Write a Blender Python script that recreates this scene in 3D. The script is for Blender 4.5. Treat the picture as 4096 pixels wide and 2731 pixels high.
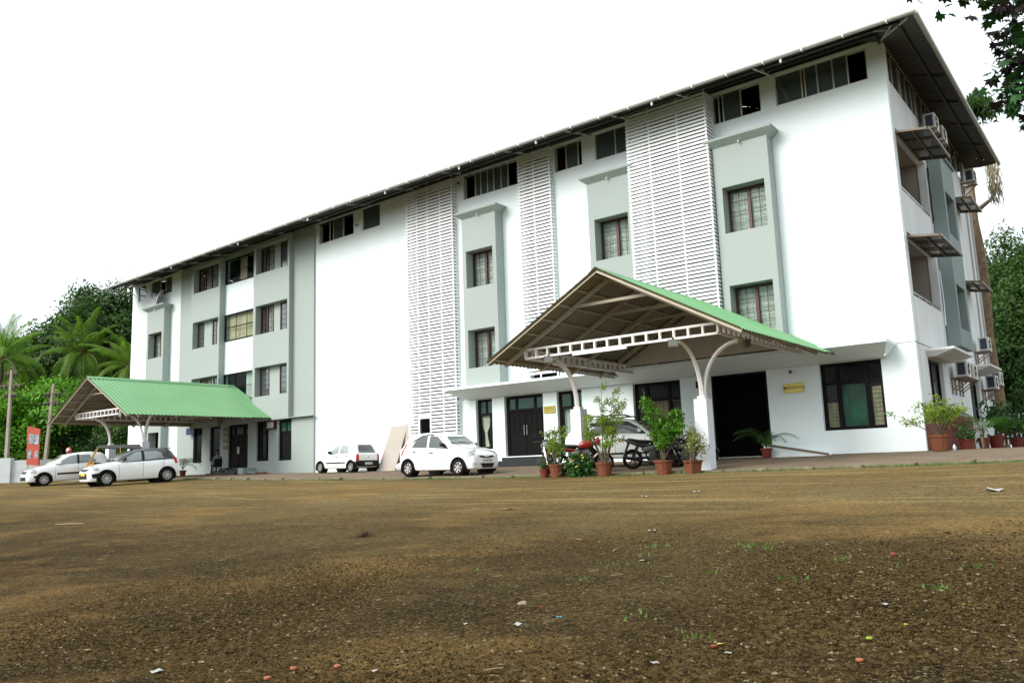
import bpy, bmesh, math, random
import numpy as np
from mathutils import Vector, Matrix
from mathutils.bvhtree import BVHTree
random.seed(7); rng = np.random.default_rng(11)
for o in list(bpy.data.objects): bpy.data.objects.remove(o)
SC = bpy.context.scene; COL = SC.collection
PI = math.pi

# ------------------------------------------------------------------ camera
CAM_POS = Vector((4.48801, -22.59576, -0.0098))
YAW, PITCH, ROLL, FPX = -0.6593, 0.1518, -0.0349, 814.133
_f = Vector((math.sin(YAW)*math.cos(PITCH), math.cos(YAW)*math.cos(PITCH), math.sin(PITCH)))
_r = Vector((math.cos(YAW), -math.sin(YAW), 0)); _u = _r.cross(_f)
_r2 = math.cos(ROLL)*_r+math.sin(ROLL)*_u; _u2 = -math.sin(ROLL)*_r+math.cos(ROLL)*_u
cd = bpy.data.cameras.new('camera'); cam = bpy.data.objects.new('camera', cd); COL.objects.link(cam)
m = Matrix((( _r2.x, _u2.x, -_f.x), (_r2.y, _u2.y, -_f.y), (_r2.z, _u2.z, -_f.z))).to_4x4()
m.translation = CAM_POS; cam.matrix_world = m
cd.sensor_fit = 'HORIZONTAL'; cd.sensor_width = 36; cd.lens = FPX/1024*36
cd.clip_start = 0.1; cd.clip_end = 2000; SC.camera = cam

# ------------------------------------------------------------------ light
SUN_EL, SUN_AZ = math.radians(36), math.radians(203)      # azimuth clockwise from +Y
w = bpy.data.worlds.new('World'); SC.world = w; w.use_nodes = True
nt = w.node_tree; nt.nodes.clear()
out = nt.nodes.new('ShaderNodeOutputWorld'); bg = nt.nodes.new('ShaderNodeBackground'); sky = nt.nodes.new('ShaderNodeTexSky')
sky.sky_type = 'NISHITA'; sky.sun_disc = False; sky.sun_elevation = SUN_EL; sky.sun_rotation = SUN_AZ
sky.air_density = 1.0; sky.dust_density = 7.0; sky.ozone_density = 1.0; sky.altitude = 0
hs = nt.nodes.new('ShaderNodeHueSaturation'); hs.inputs['Saturation'].default_value = 0.42; hs.inputs['Value'].default_value = 1.0
oc = nt.nodes.new('ShaderNodeMix'); oc.data_type = 'RGBA'; oc.inputs[0].default_value = .75; oc.inputs[7].default_value = (5.0, 5.5, 5.7, 1)   # thin bright overcast over the clear sky
nt.links.new(sky.outputs[0], hs.inputs['Color']); nt.links.new(hs.outputs[0], oc.inputs[6]); nt.links.new(oc.outputs[2], bg.inputs[0])
bg.inputs[1].default_value = 0.13; nt.links.new(bg.outputs[0], out.inputs[0])
sd = bpy.data.lights.new('sun', 'SUN'); sd.energy = 1.5; sd.angle = math.radians(38); sd.color = (1, .97, .92)
sun = bpy.data.objects.new('sun', sd); COL.objects.link(sun)
sdir = Vector((math.sin(SUN_AZ)*math.cos(SUN_EL), math.cos(SUN_AZ)*math.cos(SUN_EL), math.sin(SUN_EL)))
sun.rotation_euler = sdir.to_track_quat('Z', 'Y').to_euler(); sun.location = (0, -30, 40)
vs = SC.view_settings; vs.view_transform = 'Standard'; vs.look = 'None'; vs.gamma = 1; vs.exposure = 1.12; vs.use_curve_mapping = False
SC.render.engine = 'CYCLES'

# ------------------------------------------------------------------ materials
MATS = {}
def mat(name, col, rough=.7, metal=0., var=0., vscale=3., bump=0., bscale=30., spec=.5, emit=None, coat=0., dirt=None, dscale=1., stretch=None, transl=0.):
    if name in MATS: return MATS[name]
    M = bpy.data.materials.new(name); M.use_nodes = True; t = M.node_tree; b = t.nodes['Principled BSDF']
    b.inputs['Base Color'].default_value = (*col, 1); b.inputs['Roughness'].default_value = rough
    b.inputs['Metallic'].default_value = metal; b.inputs['Specular IOR Level'].default_value = spec
    if coat: b.inputs['Coat Weight'].default_value = coat; b.inputs['Coat Roughness'].default_value = .05
    tc = t.nodes.new('ShaderNodeTexCoord'); mp = t.nodes.new('ShaderNodeMapping'); t.links.new(tc.outputs['Object'], mp.inputs[0])
    if stretch: mp.inputs['Scale'].default_value = stretch
    last = None
    if var or dirt:
        n = t.nodes.new('ShaderNodeTexNoise'); n.inputs['Scale'].default_value = vscale; n.inputs['Detail'].default_value = 6
        t.links.new(mp.outputs[0], n.inputs['Vector'])
        mx = t.nodes.new('ShaderNodeMix'); mx.data_type = 'RGBA'
        lo = tuple(max(0, c*(1-var)) for c in col); hi = tuple(min(1, c*(1+var)) for c in col)
        mx.inputs[6].default_value = (*lo, 1); mx.inputs[7].default_value = (*hi, 1)
        mr = t.nodes.new('ShaderNodeMapRange'); mr.inputs[1].default_value = .3; mr.inputs[2].default_value = .7
        t.links.new(n.outputs['Fac'], mr.inputs[0]); t.links.new(mr.outputs[0], mx.inputs[0]); last = mx.outputs[2]
        if dirt:
            n2 = t.nodes.new('ShaderNodeTexNoise'); n2.inputs['Scale'].default_value = dscale; n2.inputs['Detail'].default_value = 8; n2.inputs['Roughness'].default_value = .65
            t.links.new(mp.outputs[0], n2.inputs['Vector'])
            r2 = t.nodes.new('ShaderNodeMapRange'); r2.inputs[1].default_value = .52; r2.inputs[2].default_value = .8; r2.inputs[4].default_value = dirt[3]
            t.links.new(n2.outputs['Fac'], r2.inputs[0])
            m2 = t.nodes.new('ShaderNodeMix'); m2.data_type = 'RGBA'; t.links.new(r2.outputs[0], m2.inputs[0]); t.links.new(last, m2.inputs[6])
            m2.inputs[7].default_value = (*dirt[:3], 1); last = m2.outputs[2]
        t.links.new(last, b.inputs['Base Color'])
    if bump:
        n = t.nodes.new('ShaderNodeTexNoise'); n.inputs['Scale'].default_value = bscale; n.inputs['Detail'].default_value = 4
        t.links.new(mp.outputs[0], n.inputs['Vector'])
        bp = t.nodes.new('ShaderNodeBump'); bp.inputs['Strength'].default_value = bump; bp.inputs['Distance'].default_value = .02
        t.links.new(n.outputs['Fac'], bp.inputs['Height']); t.links.new(bp.outputs[0], b.inputs['Normal'])
    if emit: b.inputs['Emission Color'].default_value = (*emit[:3], 1); b.inputs['Emission Strength'].default_value = emit[3]
    if transl:
        tr = t.nodes.new('ShaderNodeBsdfTranslucent'); ms = t.nodes.new('ShaderNodeMixShader'); ms.inputs[0].default_value = transl
        if last: t.links.new(last, tr.inputs[0])
        else: tr.inputs[0].default_value = (*col, 1)
        o_ = t.nodes['Material Output']; t.links.new(b.outputs[0], ms.inputs[1]); t.links.new(tr.outputs[0], ms.inputs[2]); t.links.new(ms.outputs[0], o_.inputs[0])
    MATS[name] = M; return M
WHITE = mat('white_wall_paint', (.76, .84, .85), .8, var=.03, vscale=.6, bump=.12, bscale=25, spec=.2, dirt=(.62, .62, .58, .15), dscale=1.3, stretch=(1, 1, .25))
GREY = mat('grey_green_wall_paint', (.315, .36, .342), .8, var=.03, vscale=.5, bump=.12, bscale=25, spec=.2, dirt=(.30, .34, .30, .2), dscale=1.1, stretch=(1, 1, .3))
TEAL = mat('grey_green_bay_paint', (.22, .275, .27), .8, var=.06, vscale=.7, bump=.1, bscale=25, spec=.2, stretch=(1, 1, .3))
SIDEW = mat('white_side_paint', (.66, .68, .68), .85, var=.05, vscale=.8, bump=.12, bscale=25, spec=.2, dirt=(.3, .3, .26, .5), dscale=2.2, stretch=(1.6, 1.6, .12))
RED = mat('red_oxide_paint', (.16, .02, .012), .7, var=.15, vscale=2, bump=.1)
INTER = mat('room_interior', (.05, .045, .04), .9)  # albedo set near black: darkness of the unlit rooms is in the colour
BALC = mat('balcony_inner_wall', (.30, .27, .24), .9, var=.1, vscale=1)
RECESS = mat('recess_wall', (.06, .052, .042), .9, var=.1, vscale=.7)  # dark colour carries the shade behind the slats; the wall itself is pale
SLAT = mat('white_slat_paint', (.80, .82, .84), .5, var=.02, vscale=2)
MAROON = mat('maroon_wood', (.05, .010, .008), .5, var=.2, vscale=6)
BLACKW = mat('dark_wood', (.006, .005, .004), .6, var=.2, vscale=6, spec=.12)
ALU = mat('cream_aluminium', (.55, .54, .46), .4, metal=.2)
STEEL = mat('steel', (.5, .5, .48), .25, metal=.9)
GUTTER = mat('gutter_pvc', (.38, .38, .36), .4, var=.1, vscale=4)
ROOFM = mat('roof_sheet_underside', (.038, .034, .026), .55, metal=.2, var=.15, vscale=2)
GREENR = mat('green_roof_sheet', (.135, .305, .14), .5, var=.06, vscale=.8, dirt=(.18, .30, .14, .5), dscale=.9)
UNDERM = mat('canopy_sheet_underside', (.19, .165, .115), .5, var=.12, vscale=1.5)
TRUSS = mat('cream_truss_paint', (.72, .70, .67), .45, var=.06, vscale=3)
RAFTER = mat('beige_rafter_paint', (.38, .33, .24), .5, var=.08, vscale=3)
GRANITE = mat('black_granite', (.013, .016, .018), .2, var=.3, vscale=40)
RUBBER = mat('tyre_rubber', (.009, .008, .007), .9, spec=.1, bump=.3, bscale=60, dirt=(.12, .08, .05, .5), dscale=6)
RIM = mat('alloy_rim', (.55, .55, .55), .3, metal=.7, dirt=(.25, .2, .14, .6), dscale=12)
BLACKP = mat('black_plastic', (.008, .008, .009), .45, spec=.3)
CHROME = mat('chrome', (.75, .75, .75), .12, metal=1)
REDLENS = mat('red_lens', (.45, .012, .008), .15, coat=.6)
LAMPG = mat('headlamp_lens', (.36, .38, .39), .12, metal=.3, coat=1)
PLATE = mat('number_plate', (.78, .78, .74), .4)
TERRA = mat('terracotta', (.14, .038, .011), .75, var=.18, vscale=5, bump=.15, dirt=(.12, .05, .03, .6), dscale=7)
TERRAR = mat('red_terracotta', (.14, .018, .009), .7, var=.15, vscale=5)
SOIL = mat('pot_soil', (.03, .02, .012), .95)
BARK = mat('bark', (.10, .075, .05), .9, var=.35, vscale=5, bump=.6, bscale=14)
GOLD = mat('brass_plate', (.34, .29, .075), .35, metal=.7, var=.15, vscale=6)
INK = mat('dark_ink', (.03, .025, .01), .6)
def glass(name, tint, rough=.04, spec=.5, var=0, coat=.5):
    return mat(name, tint, rough, spec=spec, coat=coat, var=var, vscale=1.5)
GLASS = mat('window_glass', (.13, .165, .17), .04, metal=.55, spec=.6); DGLASS = glass('dark_glass', (.003, .0035, .0035), .2, .08, 0, 0.)
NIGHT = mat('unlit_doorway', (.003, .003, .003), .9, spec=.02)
CARG = glass('car_glass', (.05, .065, .065)); CARGM = glass('windscreen_glass', (.13, .16, .155)); CARGL = glass('car_glass_light', (.27, .31, .31)); GREENG = glass('green_glass', (.012, .06, .045), .1, .3, 0, 0.)  # the paler car panes carry bright reflections in their base colour
CURT = mat('pale_curtain', (.60, .64, .61), .9, var=.2, vscale=9, stretch=(3, 3, .3)); CURTY = mat('cream_curtain', (.55, .46, .30), .9, var=.25, vscale=8, stretch=(4, 4, .3))

# ------------------------------------------------------------------ geometry helpers
def warpz(x, z): return z*(1-.0014*max(0., -20.-x))
class MB:
    def __init__(s): s.v = []; s.f = []
    def add(s, vs, fs):
        n = len(s.v); s.v += [tuple(p) for p in vs]; s.f += [tuple(i+n for i in f) for f in fs]; return s
    def box(s, x0, x1, y0, y1, z0, z1):
        if x0 > x1: x0, x1 = x1, x0
        if y0 > y1: y0, y1 = y1, y0
        if z0 > z1: z0, z1 = z1, z0
        return s.add([(x0,y0,z0),(x1,y0,z0),(x1,y1,z0),(x0,y1,z0),(x0,y0,z1),(x1,y0,z1),(x1,y1,z1),(x0,y1,z1)],
                     [(0,3,2,1),(4,5,6,7),(0,1,5,4),(1,2,6,5),(2,3,7,6),(3,0,4,7)])
    def hexa(s, lo, hi):      # two quads (bottom, top), counter-clockwise seen from above
        return s.add(list(lo)+list(hi), [(3,2,1,0),(4,5,6,7),(0,1,5,4),(1,2,6,5),(2,3,7,6),(3,0,4,7)])
    def beam(s, p, q, a, b, up=(0,0,1)):   # rectangular bar p-q, width a, height b
        p = Vector(p); q = Vector(q); d = (q-p).normalized(); u = Vector(up)
        if abs(d.dot(u)) > .98: u = Vector((0,1,0))
        r = d.cross(u).normalized()*a/2; t = r.cross(d).normalized()*b/2
        return s.add([p-r-t, p+r-t, p+r+t, p-r+t, q-r-t, q+r-t, q+r+t, q-r+t], [(3,2,1,0),(4,5,6,7),(0,1,5,4),(1,2,6,5),(2,3,7,6),(3,0,4,7)])
    def tube(s, pts, rad, n=8, cap=True):
        pts = [Vector(p) for p in pts]; N = len(pts); rr = rad if isinstance(rad, (list, tuple)) else [rad]*N
        base = len(s.v); u = None
        for i, p in enumerate(pts):
            d = (pts[min(i+1, N-1)]-pts[max(i-1, 0)]).normalized()
            if u is None: u = d.orthogonal().normalized()
            else: u = (u-d*u.dot(d)).normalized()
            v = d.cross(u)
            for k in range(n):
                a = 2*PI*k/n; s.v.append(tuple(p+(u*math.cos(a)+v*math.sin(a))*rr[i]))
        for i in range(N-1):
            for k in range(n):
                a = base+i*n+k; b = base+i*n+(k+1) % n; s.f.append((a, b, b+n, a+n))
        if cap: s.f.append(tuple(base+k for k in reversed(range(n)))); s.f.append(tuple(base+(N-1)*n+k for k in range(n)))
        return s
    def lathe(s, prof, c=(0,0,0), n=20, axis='z', rib=0, cap=True):
        base = len(s.v); N = len(prof)
        for r, h in prof:
            for k in range(n):
                a = 2*PI*k/n; q = r*(1+rib*(k % 2)); x, y = q*math.cos(a), q*math.sin(a)
                p = (x, y, h) if axis == 'z' else ((x, h, y) if axis == 'y' else (h, x, y))
                s.v.append((c[0]+p[0], c[1]+p[1], c[2]+p[2]))
        for i in range(N-1):
            for k in range(n):
                a = base+i*n+k; b = base+i*n+(k+1) % n; s.f.append((a, b, b+n, a+n))
        if cap: s.f.append(tuple(base+k for k in range(n))); s.f.append(tuple(base+(N-1)*n+k for k in range(n)))
        return s
    def mesh(s, name, mt, smooth=False, warp=False):
        me = bpy.data.meshes.new(name)
        vv = [(x, y, warpz(x, z)) for x, y, z in s.v] if warp else s.v
        me.from_pydata(vv, [], s.f); me.materials.append(mt); me.validate()
        bm = bmesh.new(); bm.from_mesh(me); bmesh.ops.recalc_face_normals(bm, faces=bm.faces); bm.to_mesh(me); bm.free()
        if smooth: me.polygons.foreach_set('use_smooth', [True]*len(me.polygons)); me.set_sharp_from_angle(angle=math.radians(40))
        me.update(); return me
    def build(s, name, mt, parent=None, smooth=False, warp=False, **kw):
        o = bpy.data.objects.new(name, s.mesh(name, mt, smooth, warp)); COL.objects.link(o)
        if parent: o.parent = parent
        tag(o, **kw); return o
def tag(o, label=None, cat=None, group=None, kind=None):
    if label: o['label'] = label
    if cat: o['category'] = cat
    if group: o['group'] = group
    if kind: o['kind'] = kind
    return o
def thing(name, label, cat, loc=(0,0,0), rz=0, group=None, scale=1):
    o = bpy.data.objects.new(name, None); COL.objects.link(o); o.location = loc; o.rotation_euler = (0,0,rz); o.scale = (scale,)*3
    o.empty_display_size = .2; return tag(o, label, cat, group)
def inst(name, me, parent=None, loc=(0,0,0), rot=(0,0,0), sc=None):
    o = bpy.data.objects.new(name, me); COL.objects.link(o); o.location = loc; o.rotation_euler = rot
    if sc: o.scale = sc if isinstance(sc, tuple) else (sc,)*3
    if parent: o.parent = parent
    return o
def raw(name, V, F, mt, parent=None, smooth=False, **kw):
    me = bpy.data.meshes.new(name); V = np.asarray(V, np.float32); F = np.asarray(F, np.int32)
    me.vertices.add(len(V)); me.vertices.foreach_set('co', V.ravel()); k = F.shape[1]
    me.loops.add(F.size); me.loops.foreach_set('vertex_index', F.ravel()); me.polygons.add(len(F))
    me.polygons.foreach_set('loop_start', np.arange(0, F.size, k, dtype=np.int32)); me.polygons.foreach_set('loop_total', np.full(len(F), k, np.int32))
    me.materials.append(mt); me.update(calc_edges=True)
    if smooth: me.polygons.foreach_set('use_smooth', np.ones(len(F), bool))
    if name is None: return me
    o = bpy.data.objects.new(name, me); COL.objects.link(o)
    if parent: o.parent = parent
    tag(o, **kw); return o
def grid_wall(mb, s0, s1, z0, z1, holes, thick, mp, edges=True):
    """wall sheet s0..s1 x z0..z1 with rectangular holes (s0,s1,z0,z1); mp(s,z,t) maps to world, t=0 outer face"""
    ss = sorted({s0, s1, *[q for h in holes for q in h[:2] if s0 < q < s1]}); zz = sorted({z0, z1, *[q for h in holes for q in h[2:] if z0 < q < z1]})
    def solid(i, j):
        if i < 0 or j < 0 or i >= len(ss)-1 or j >= len(zz)-1: return None
        cs, cz = (ss[i]+ss[i+1])/2, (zz[j]+zz[j+1])/2
        return not any(h[0] < cs < h[1] and h[2] < cz < h[3] for h in holes)
    def q(a, b, c, d): mb.add([a, b, c, d], [(0,1,2,3)])
    for i in range(len(ss)-1):
        for j in range(len(zz)-1):
            if not solid(i, j): continue
            a, b, c, d = ss[i], ss[i+1], zz[j], zz[j+1]
            q(mp(a,c,0), mp(b,c,0), mp(b,d,0), mp(a,d,0)); q(mp(a,c,thick), mp(a,d,thick), mp(b,d,thick), mp(b,c,thick))
            for (ii, jj, p, r) in ((i-1,j,(a,c),(a,d)), (i+1,j,(b,c),(b,d)), (i,j-1,(a,c),(b,c)), (i,j+1,(a,d),(b,d))):
                n = solid(ii, jj)
                if n is False or (n is None and edges): q(mp(*p,0), mp(*p,thick), mp(*r,thick), mp(*r,0))
    # weld
def front(y0): return lambda s, z, t: (s, y0+t, z)
def side(x0): return lambda s, z, t: (x0-t, s, z)
def text_part(txt, size, loc, rot, mt, parent, name='lettering', sx=1., depth=.002):
    c = bpy.data.curves.new(name, 'FONT'); c.body = txt; c.size = size; c.extrude = depth; c.align_x = 'CENTER'; c.align_y = 'CENTER'
    o = bpy.data.objects.new(name, c); COL.objects.link(o); dg = bpy.context.evaluated_depsgraph_get(); me = bpy.data.meshes.new_from_object(o.evaluated_get(dg))
    bpy.data.objects.remove(o); me.materials.clear(); me.materials.append(mt)
    return inst(name, me, parent, loc, rot, (sx, 1, 1))

# ------------------------------------------------------------------ ground shape
def zk(X):
    if X < -24: return -.0354+.007*min(-24-X, 26)
    return -.255+.00076*(min(X, 12)+7)**2
def zw(X): return .02+.012*min(9.5, max(0, -24-X))
def gz(X, Y):
    if Y > 0: return zw(X)
    if Y > -5.5: t = -Y/5.5; return zw(X)*(1-t)+zk(X)*t
    return zk(X)-.05+.037*(max(Y, -45)+5.6)
# ================================================================== GROUND
def ground_mat():
    M = bpy.data.materials.new('worn_asphalt'); M.use_nodes = True; t = M.node_tree; b = t.nodes['Principled BSDF']; N = t.nodes.new; Lk = t.links.new
    tc = N('ShaderNodeTexCoord'); P = tc.outputs['Object']
    def noise(sc, det=6, ro=.55, vec=None):
        n = N('ShaderNodeTexNoise'); n.inputs['Scale'].default_value = sc; n.inputs['Detail'].default_value = det; n.inputs['Roughness'].default_value = ro
        Lk(vec or P, n.inputs['Vector']); return n.outputs['Fac']
    def rng_(x, a, b_, c=0, d=1):
        r = N('ShaderNodeMapRange'); r.inputs[1].default_value = a; r.inputs[2].default_value = b_; r.inputs[3].default_value = c; r.inputs[4].default_value = d; Lk(x, r.inputs[0]); return r.outputs[0]
    def mix(f, A, B):
        m_ = N('ShaderNodeMix'); m_.data_type = 'RGBA'
        Lk(f, m_.inputs[0])
        for s_, i in ((A, 6), (B, 7)):
            if isinstance(s_, tuple): m_.inputs[i].default_value = (*s_, 1)
            else: Lk(s_, m_.inputs[i])
        return m_.outputs[2]
    def mth(op, a, b_):
        m_ = N('ShaderNodeMath'); m_.operation = op
        for i, x in enumerate((a, b_)):
            if isinstance(x, (int, float)): m_.inputs[i].default_value = x
            else: Lk(x, m_.inputs[i])
        return m_.outputs[0]
    v = N('ShaderNodeTexVoronoi'); v.inputs['Scale'].default_value = 62; v.inputs['Randomness'].default_value = 1; Lk(P, v.inputs['Vector'])
    vc = N('ShaderNodeSeparateColor'); Lk(v.outputs['Color'], vc.inputs[0])
    v2 = N('ShaderNodeTexVoronoi'); v2.inputs['Scale'].default_value = 17; Lk(P, v2.inputs['Vector']); v2c = N('ShaderNodeSeparateColor'); Lk(v2.outputs['Color'], v2c.inputs[0])
    big = noise(.16, 5, .6); mid = noise(.9, 6, .6); fin = noise(9, 5, .7)
    stone = mix(vc.outputs[0], (.006, .004, .0013), (.066, .043, .017))
    stone = mix(rng_(vc.outputs[1], .93, .97), stone, (.14, .11, .065))
    gap = rng_(v.outputs['Distance'], .35, .75)
    agg = mix(gap, stone, (.006, .004, .0015))
    dust = mix(fin, (.140, .098, .038), (.270, .196, .086))
    # dusty yellow-brown soil washes over the asphalt in patches, more of it in the yard's middle and near the building
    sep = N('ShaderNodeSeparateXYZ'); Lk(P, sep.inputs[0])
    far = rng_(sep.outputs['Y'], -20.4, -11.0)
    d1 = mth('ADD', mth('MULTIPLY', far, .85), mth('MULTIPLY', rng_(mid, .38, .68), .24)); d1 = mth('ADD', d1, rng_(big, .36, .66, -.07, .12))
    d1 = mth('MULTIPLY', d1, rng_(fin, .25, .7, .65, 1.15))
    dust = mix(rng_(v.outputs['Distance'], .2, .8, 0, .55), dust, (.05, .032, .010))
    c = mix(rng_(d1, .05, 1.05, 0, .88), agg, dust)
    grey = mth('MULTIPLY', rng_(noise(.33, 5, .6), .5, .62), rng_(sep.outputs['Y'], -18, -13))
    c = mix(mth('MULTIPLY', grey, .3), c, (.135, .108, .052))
    yel = mth('MULTIPLY', rng_(noise(.28, 4, .7), .52, .66), .55)
    c = mix(yel, c, (.20, .12, .04))
    # stretched pale wheel streaks along the drive
    mp = N('ShaderNodeMapping'); mp.inputs['Rotation'].default_value = (0, 0, -.12); mp.inputs['Scale'].default_value = (.22, 2.2, 1); Lk(P, mp.inputs[0])
    st = mth('MULTIPLY', rng_(noise(1.1, 6, .65, mp.outputs[0]), .52, .7), rng_(sep.outputs['Y'], -16.5, -12))
    c = mix(mth('MULTIPLY', st, .55), c, (.33, .25, .105))
    c = mix(rng_(v2c.outputs[2], .985, .995, 0, .3), c, (.22, .18, .10))
    sp = rng_(noise(26, 3, .75), .33, .67, .5, 1.5); sm = N('ShaderNodeMix'); sm.data_type = 'RGBA'; sm.blend_type = 'MULTIPLY'; sm.inputs[0].default_value = 1; Lk(c, sm.inputs[6]); Lk(sp, sm.inputs[7]); c = sm.outputs[2]
    Lk(c, b.inputs['Base Color']); b.inputs['Roughness'].default_value = 1; b.inputs['Specular IOR Level'].default_value = .04
    h = mth('ADD', mth('MULTIPLY', v.outputs['Distance'], -1.0), mth('MULTIPLY', fin, .35))
    bp = N('ShaderNodeBump'); bp.inputs['Distance'].default_value = .009; bp.inputs['Strength'].default_value = .8; Lk(h, bp.inputs['Height']); Lk(bp.outputs[0], b.inputs['Normal'])
    return M
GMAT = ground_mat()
def axis_pts(a, b, lo, hi, fine, coarse):
    p = list(np.arange(lo, hi+1e-6, fine)); x = lo
    st = coarse
    while x > a: x -= st; st *= 1.6; p.append(max(x, a))
    x = hi; st = coarse
    while x < b: x += st; st *= 1.6; p.append(min(x, b))
    return sorted(set(round(float(q), 4) for q in p))
xs = axis_pts(-420, 420, -60, 30, .75, 4); ys = axis_pts(-420, 420, -30, 2, .5, 4)
ys = sorted(set(ys) | {-5.62, -5.5})
V = [(x, y, (gz(x, y)-(.09 if y > -5.6 else 0)) + (0.012*math.sin(x*1.3+y*.7)*math.sin(y*.9-x*.4) if y < -6.5 else 0)) for y in ys for x in xs]
nx = len(xs); F = [(j*nx+i, j*nx+i+1, (j+1)*nx+i+1, (j+1)*nx+i) for j in range(len(ys)-1) for i in range(nx-1)]
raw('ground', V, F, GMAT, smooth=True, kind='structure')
# paved apron round the building (brick-sized pavers in the material, joints relieved)
def paver_mat():
    M = bpy.data.materials.new('dusty_pavers'); M.use_nodes = True; t = M.node_tree; b = t.nodes['Principled BSDF']; N = t.nodes.new; Lk = t.links.new
    tc = N('ShaderNodeTexCoord'); br = N('ShaderNodeTexBrick'); br.inputs['Scale'].default_value = 5; br.inputs['Mortar Size'].default_value = .02
    br.inputs['Color1'].default_value = (.16, .12, .085, 1); br.inputs['Color2'].default_value = (.22, .165, .12, 1); br.inputs['Mortar'].default_value = (.07, .055, .035, 1)
    Lk(tc.outputs['Object'], br.inputs['Vector']); n = N('ShaderNodeTexNoise'); n.inputs['Scale'].default_value = 1.2; n.inputs['Detail'].default_value = 7; Lk(tc.outputs['Object'], n.inputs['Vector'])
    r = N('ShaderNodeMapRange'); r.inputs[1].default_value = .38; r.inputs[2].default_value = .66; r.inputs[4].default_value = .85; Lk(n.outputs['Fac'], r.inputs[0])
    mx = N('ShaderNodeMix'); mx.data_type = 'RGBA'; Lk(r.outputs[0], mx.inputs[0]); Lk(br.outputs['Color'], mx.inputs[6]); mx.inputs[7].default_value = (.215, .175, .12, 1)
    Lk(mx.outputs[2], b.inputs['Base Color']); b.inputs['Roughness'].default_value = 1; b.inputs['Specular IOR Level'].default_value = .05
    bp = N('ShaderNodeBump'); bp.inputs['Distance'].default_value = .01; Lk(br.outputs['Fac'], bp.inputs['Height']); bp.invert = True; Lk(bp.outputs[0], b.inputs['Normal']); return M
PAV = paver_mat()
px = [x for x in xs if -33.5 <= x <= 26]; py = [-5.55, -5.0, -4, -3, -2, -1, 0, .2]
V = [(x, y, gz(x, y)-.004) for y in py for x in px]; n_ = len(px); K = len(V)
V += [(x, -5.55, gz(x, -5.5)-.2) for x in px]
F = [(j*n_+i, j*n_+i+1, (j+1)*n_+i+1, (j+1)*n_+i) for j in range(len(py)-1) for i in range(n_-1)]+[(i, K+i, K+i+1, i+1) for i in range(n_-1)]
raw('pavement', V, F, PAV, kind='structure')
MB().add([(0.05, .2, .015), (26, .2, .015), (26, 16, .06), (0.05, 16, .06)], [(0,1,2,3)]).build('side_path', PAV, kind='structure')
# kerb of weathered concrete stones
KERBM = mat('mossy_kerb_concrete', (.15, .125, .08), .95, var=.3, vscale=4, bump=.6, bscale=18, dirt=(.045, .05, .02, .9), dscale=3)
MB().box(-33.4, 26, -5.72, -5.60, -.42, -.34).build('kerb', KERBM, kind='structure')
kerb = bpy.data.objects['kerb']
kms = []
for q in range(4):
    me_ = bmesh.new(); bmesh.ops.create_cube(me_, size=1); bmesh.ops.subdivide_edges(me_, edges=me_.edges, cuts=1)
    for v in me_.verts: v.co = Vector((v.co.x*.93, v.co.y*.15, v.co.z*.10))+Vector((random.uniform(-.03,.03), random.uniform(-.02,.02), random.uniform(-.016,.012)))
    mm = bpy.data.meshes.new('kerb_stone'); me_.to_mesh(mm); me_.free(); mm.materials.append(KERBM); kms.append(mm)
x = -33
k = 0
while x < 25.5:
    if not (random.random() < .06 and x < -2):
        inst('kerb_stone', random.choice(kms), kerb, (x+.48, -5.64+random.uniform(-.03,.03), zk(x)-.045+random.uniform(-.015,.012)), (random.uniform(-.04,.04), random.uniform(-.02,.02), random.uniform(-.03,.03)))
    x += .97

# ================================================================== BUILDING
B = thing('hotel_building', 'long four-storey white and grey building with slatted screens and a dark hip roof', 'building')
ST = (3.53, 4.92), (6.48, 7.87)
piers = [(-4.85, -3.20, -.45, -4.64, -3.37, 2.82), (-9.31, -7.70, -.45, -9.09, -7.83, 2.82), (-14.86, -13.26, -.45, -14.69, -13.43, 2.82), (-37.68, -35.94, -.40, -37.5, -36.15, .0)]
topw = [(-39.5, -38.7, [], 'g'), (-38.15, -35.96, [-37.2, -36.63], 'gog'), (-23.7, -21.4, [-23.0, -22.75, -22.1], 'oogo'), (-20.84, -19.75, [], 'g'), (-15.12, -12.45, [-14.55, -14.28, -13.95, -13.65, -13.3, -12.98], 'oggggg' 'o'),
        (-10.88, -9.72, [-10.40, -9.9], 'ogo'), (-9.2, -7.7, [-8.42], 'gg'), (-4.95, -3.43, [-4.75, -4.62, -4.05], 'ooGo'.replace('G', 'g')), (-2.99, -.44, [-2.23, -2.14, -1.79, -1.36, -.96], 'gogggo')]
TZ0, TZ1 = 10.06, 11.0
grd = [(-14.8, -14.03, .62, 2.42), (-13.47, -11.78, .33, 2.43), (-11.2, -10.2, .3, 2.42), (-8.27, -6.63, .5, 2.42), (-5.62, -3.94, 0.03, 2.42), (-2.47, -.87, .64, 2.44)]
grdL = [(-37.2, -36.0, .9, 2.43), (-33.36, -32.58, .7, 2.43), (-31.87, -31.0, .72, 2.43), (-30.3, -28.72, .3, 2.42), (-28.05, -27.13, .62, 2.44), (-26.4, -25.46, .6, 2.42)]
holes = [(a, b, TZ0, TZ1) for a, b, *_ in topw]
for p in piers:
    for z0, z1 in ST: holes.append((p[3], p[4], z0, z1))
cb = [(9.50, 10.75), (6.6, 7.95), (3.60, 4.96)]     # centre bay windows of the left wing
for z0, z1 in cb: holes.append((-30.88, -28.1, z0, z1))
blkA = [(-33.45, -30.9), [(-33.28, -30.98, 9.42, 10.76), (-33.28, -30.98, 6.5, 7.88), (-33.28, -30.98, 3.58, 4.95)]]
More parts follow.
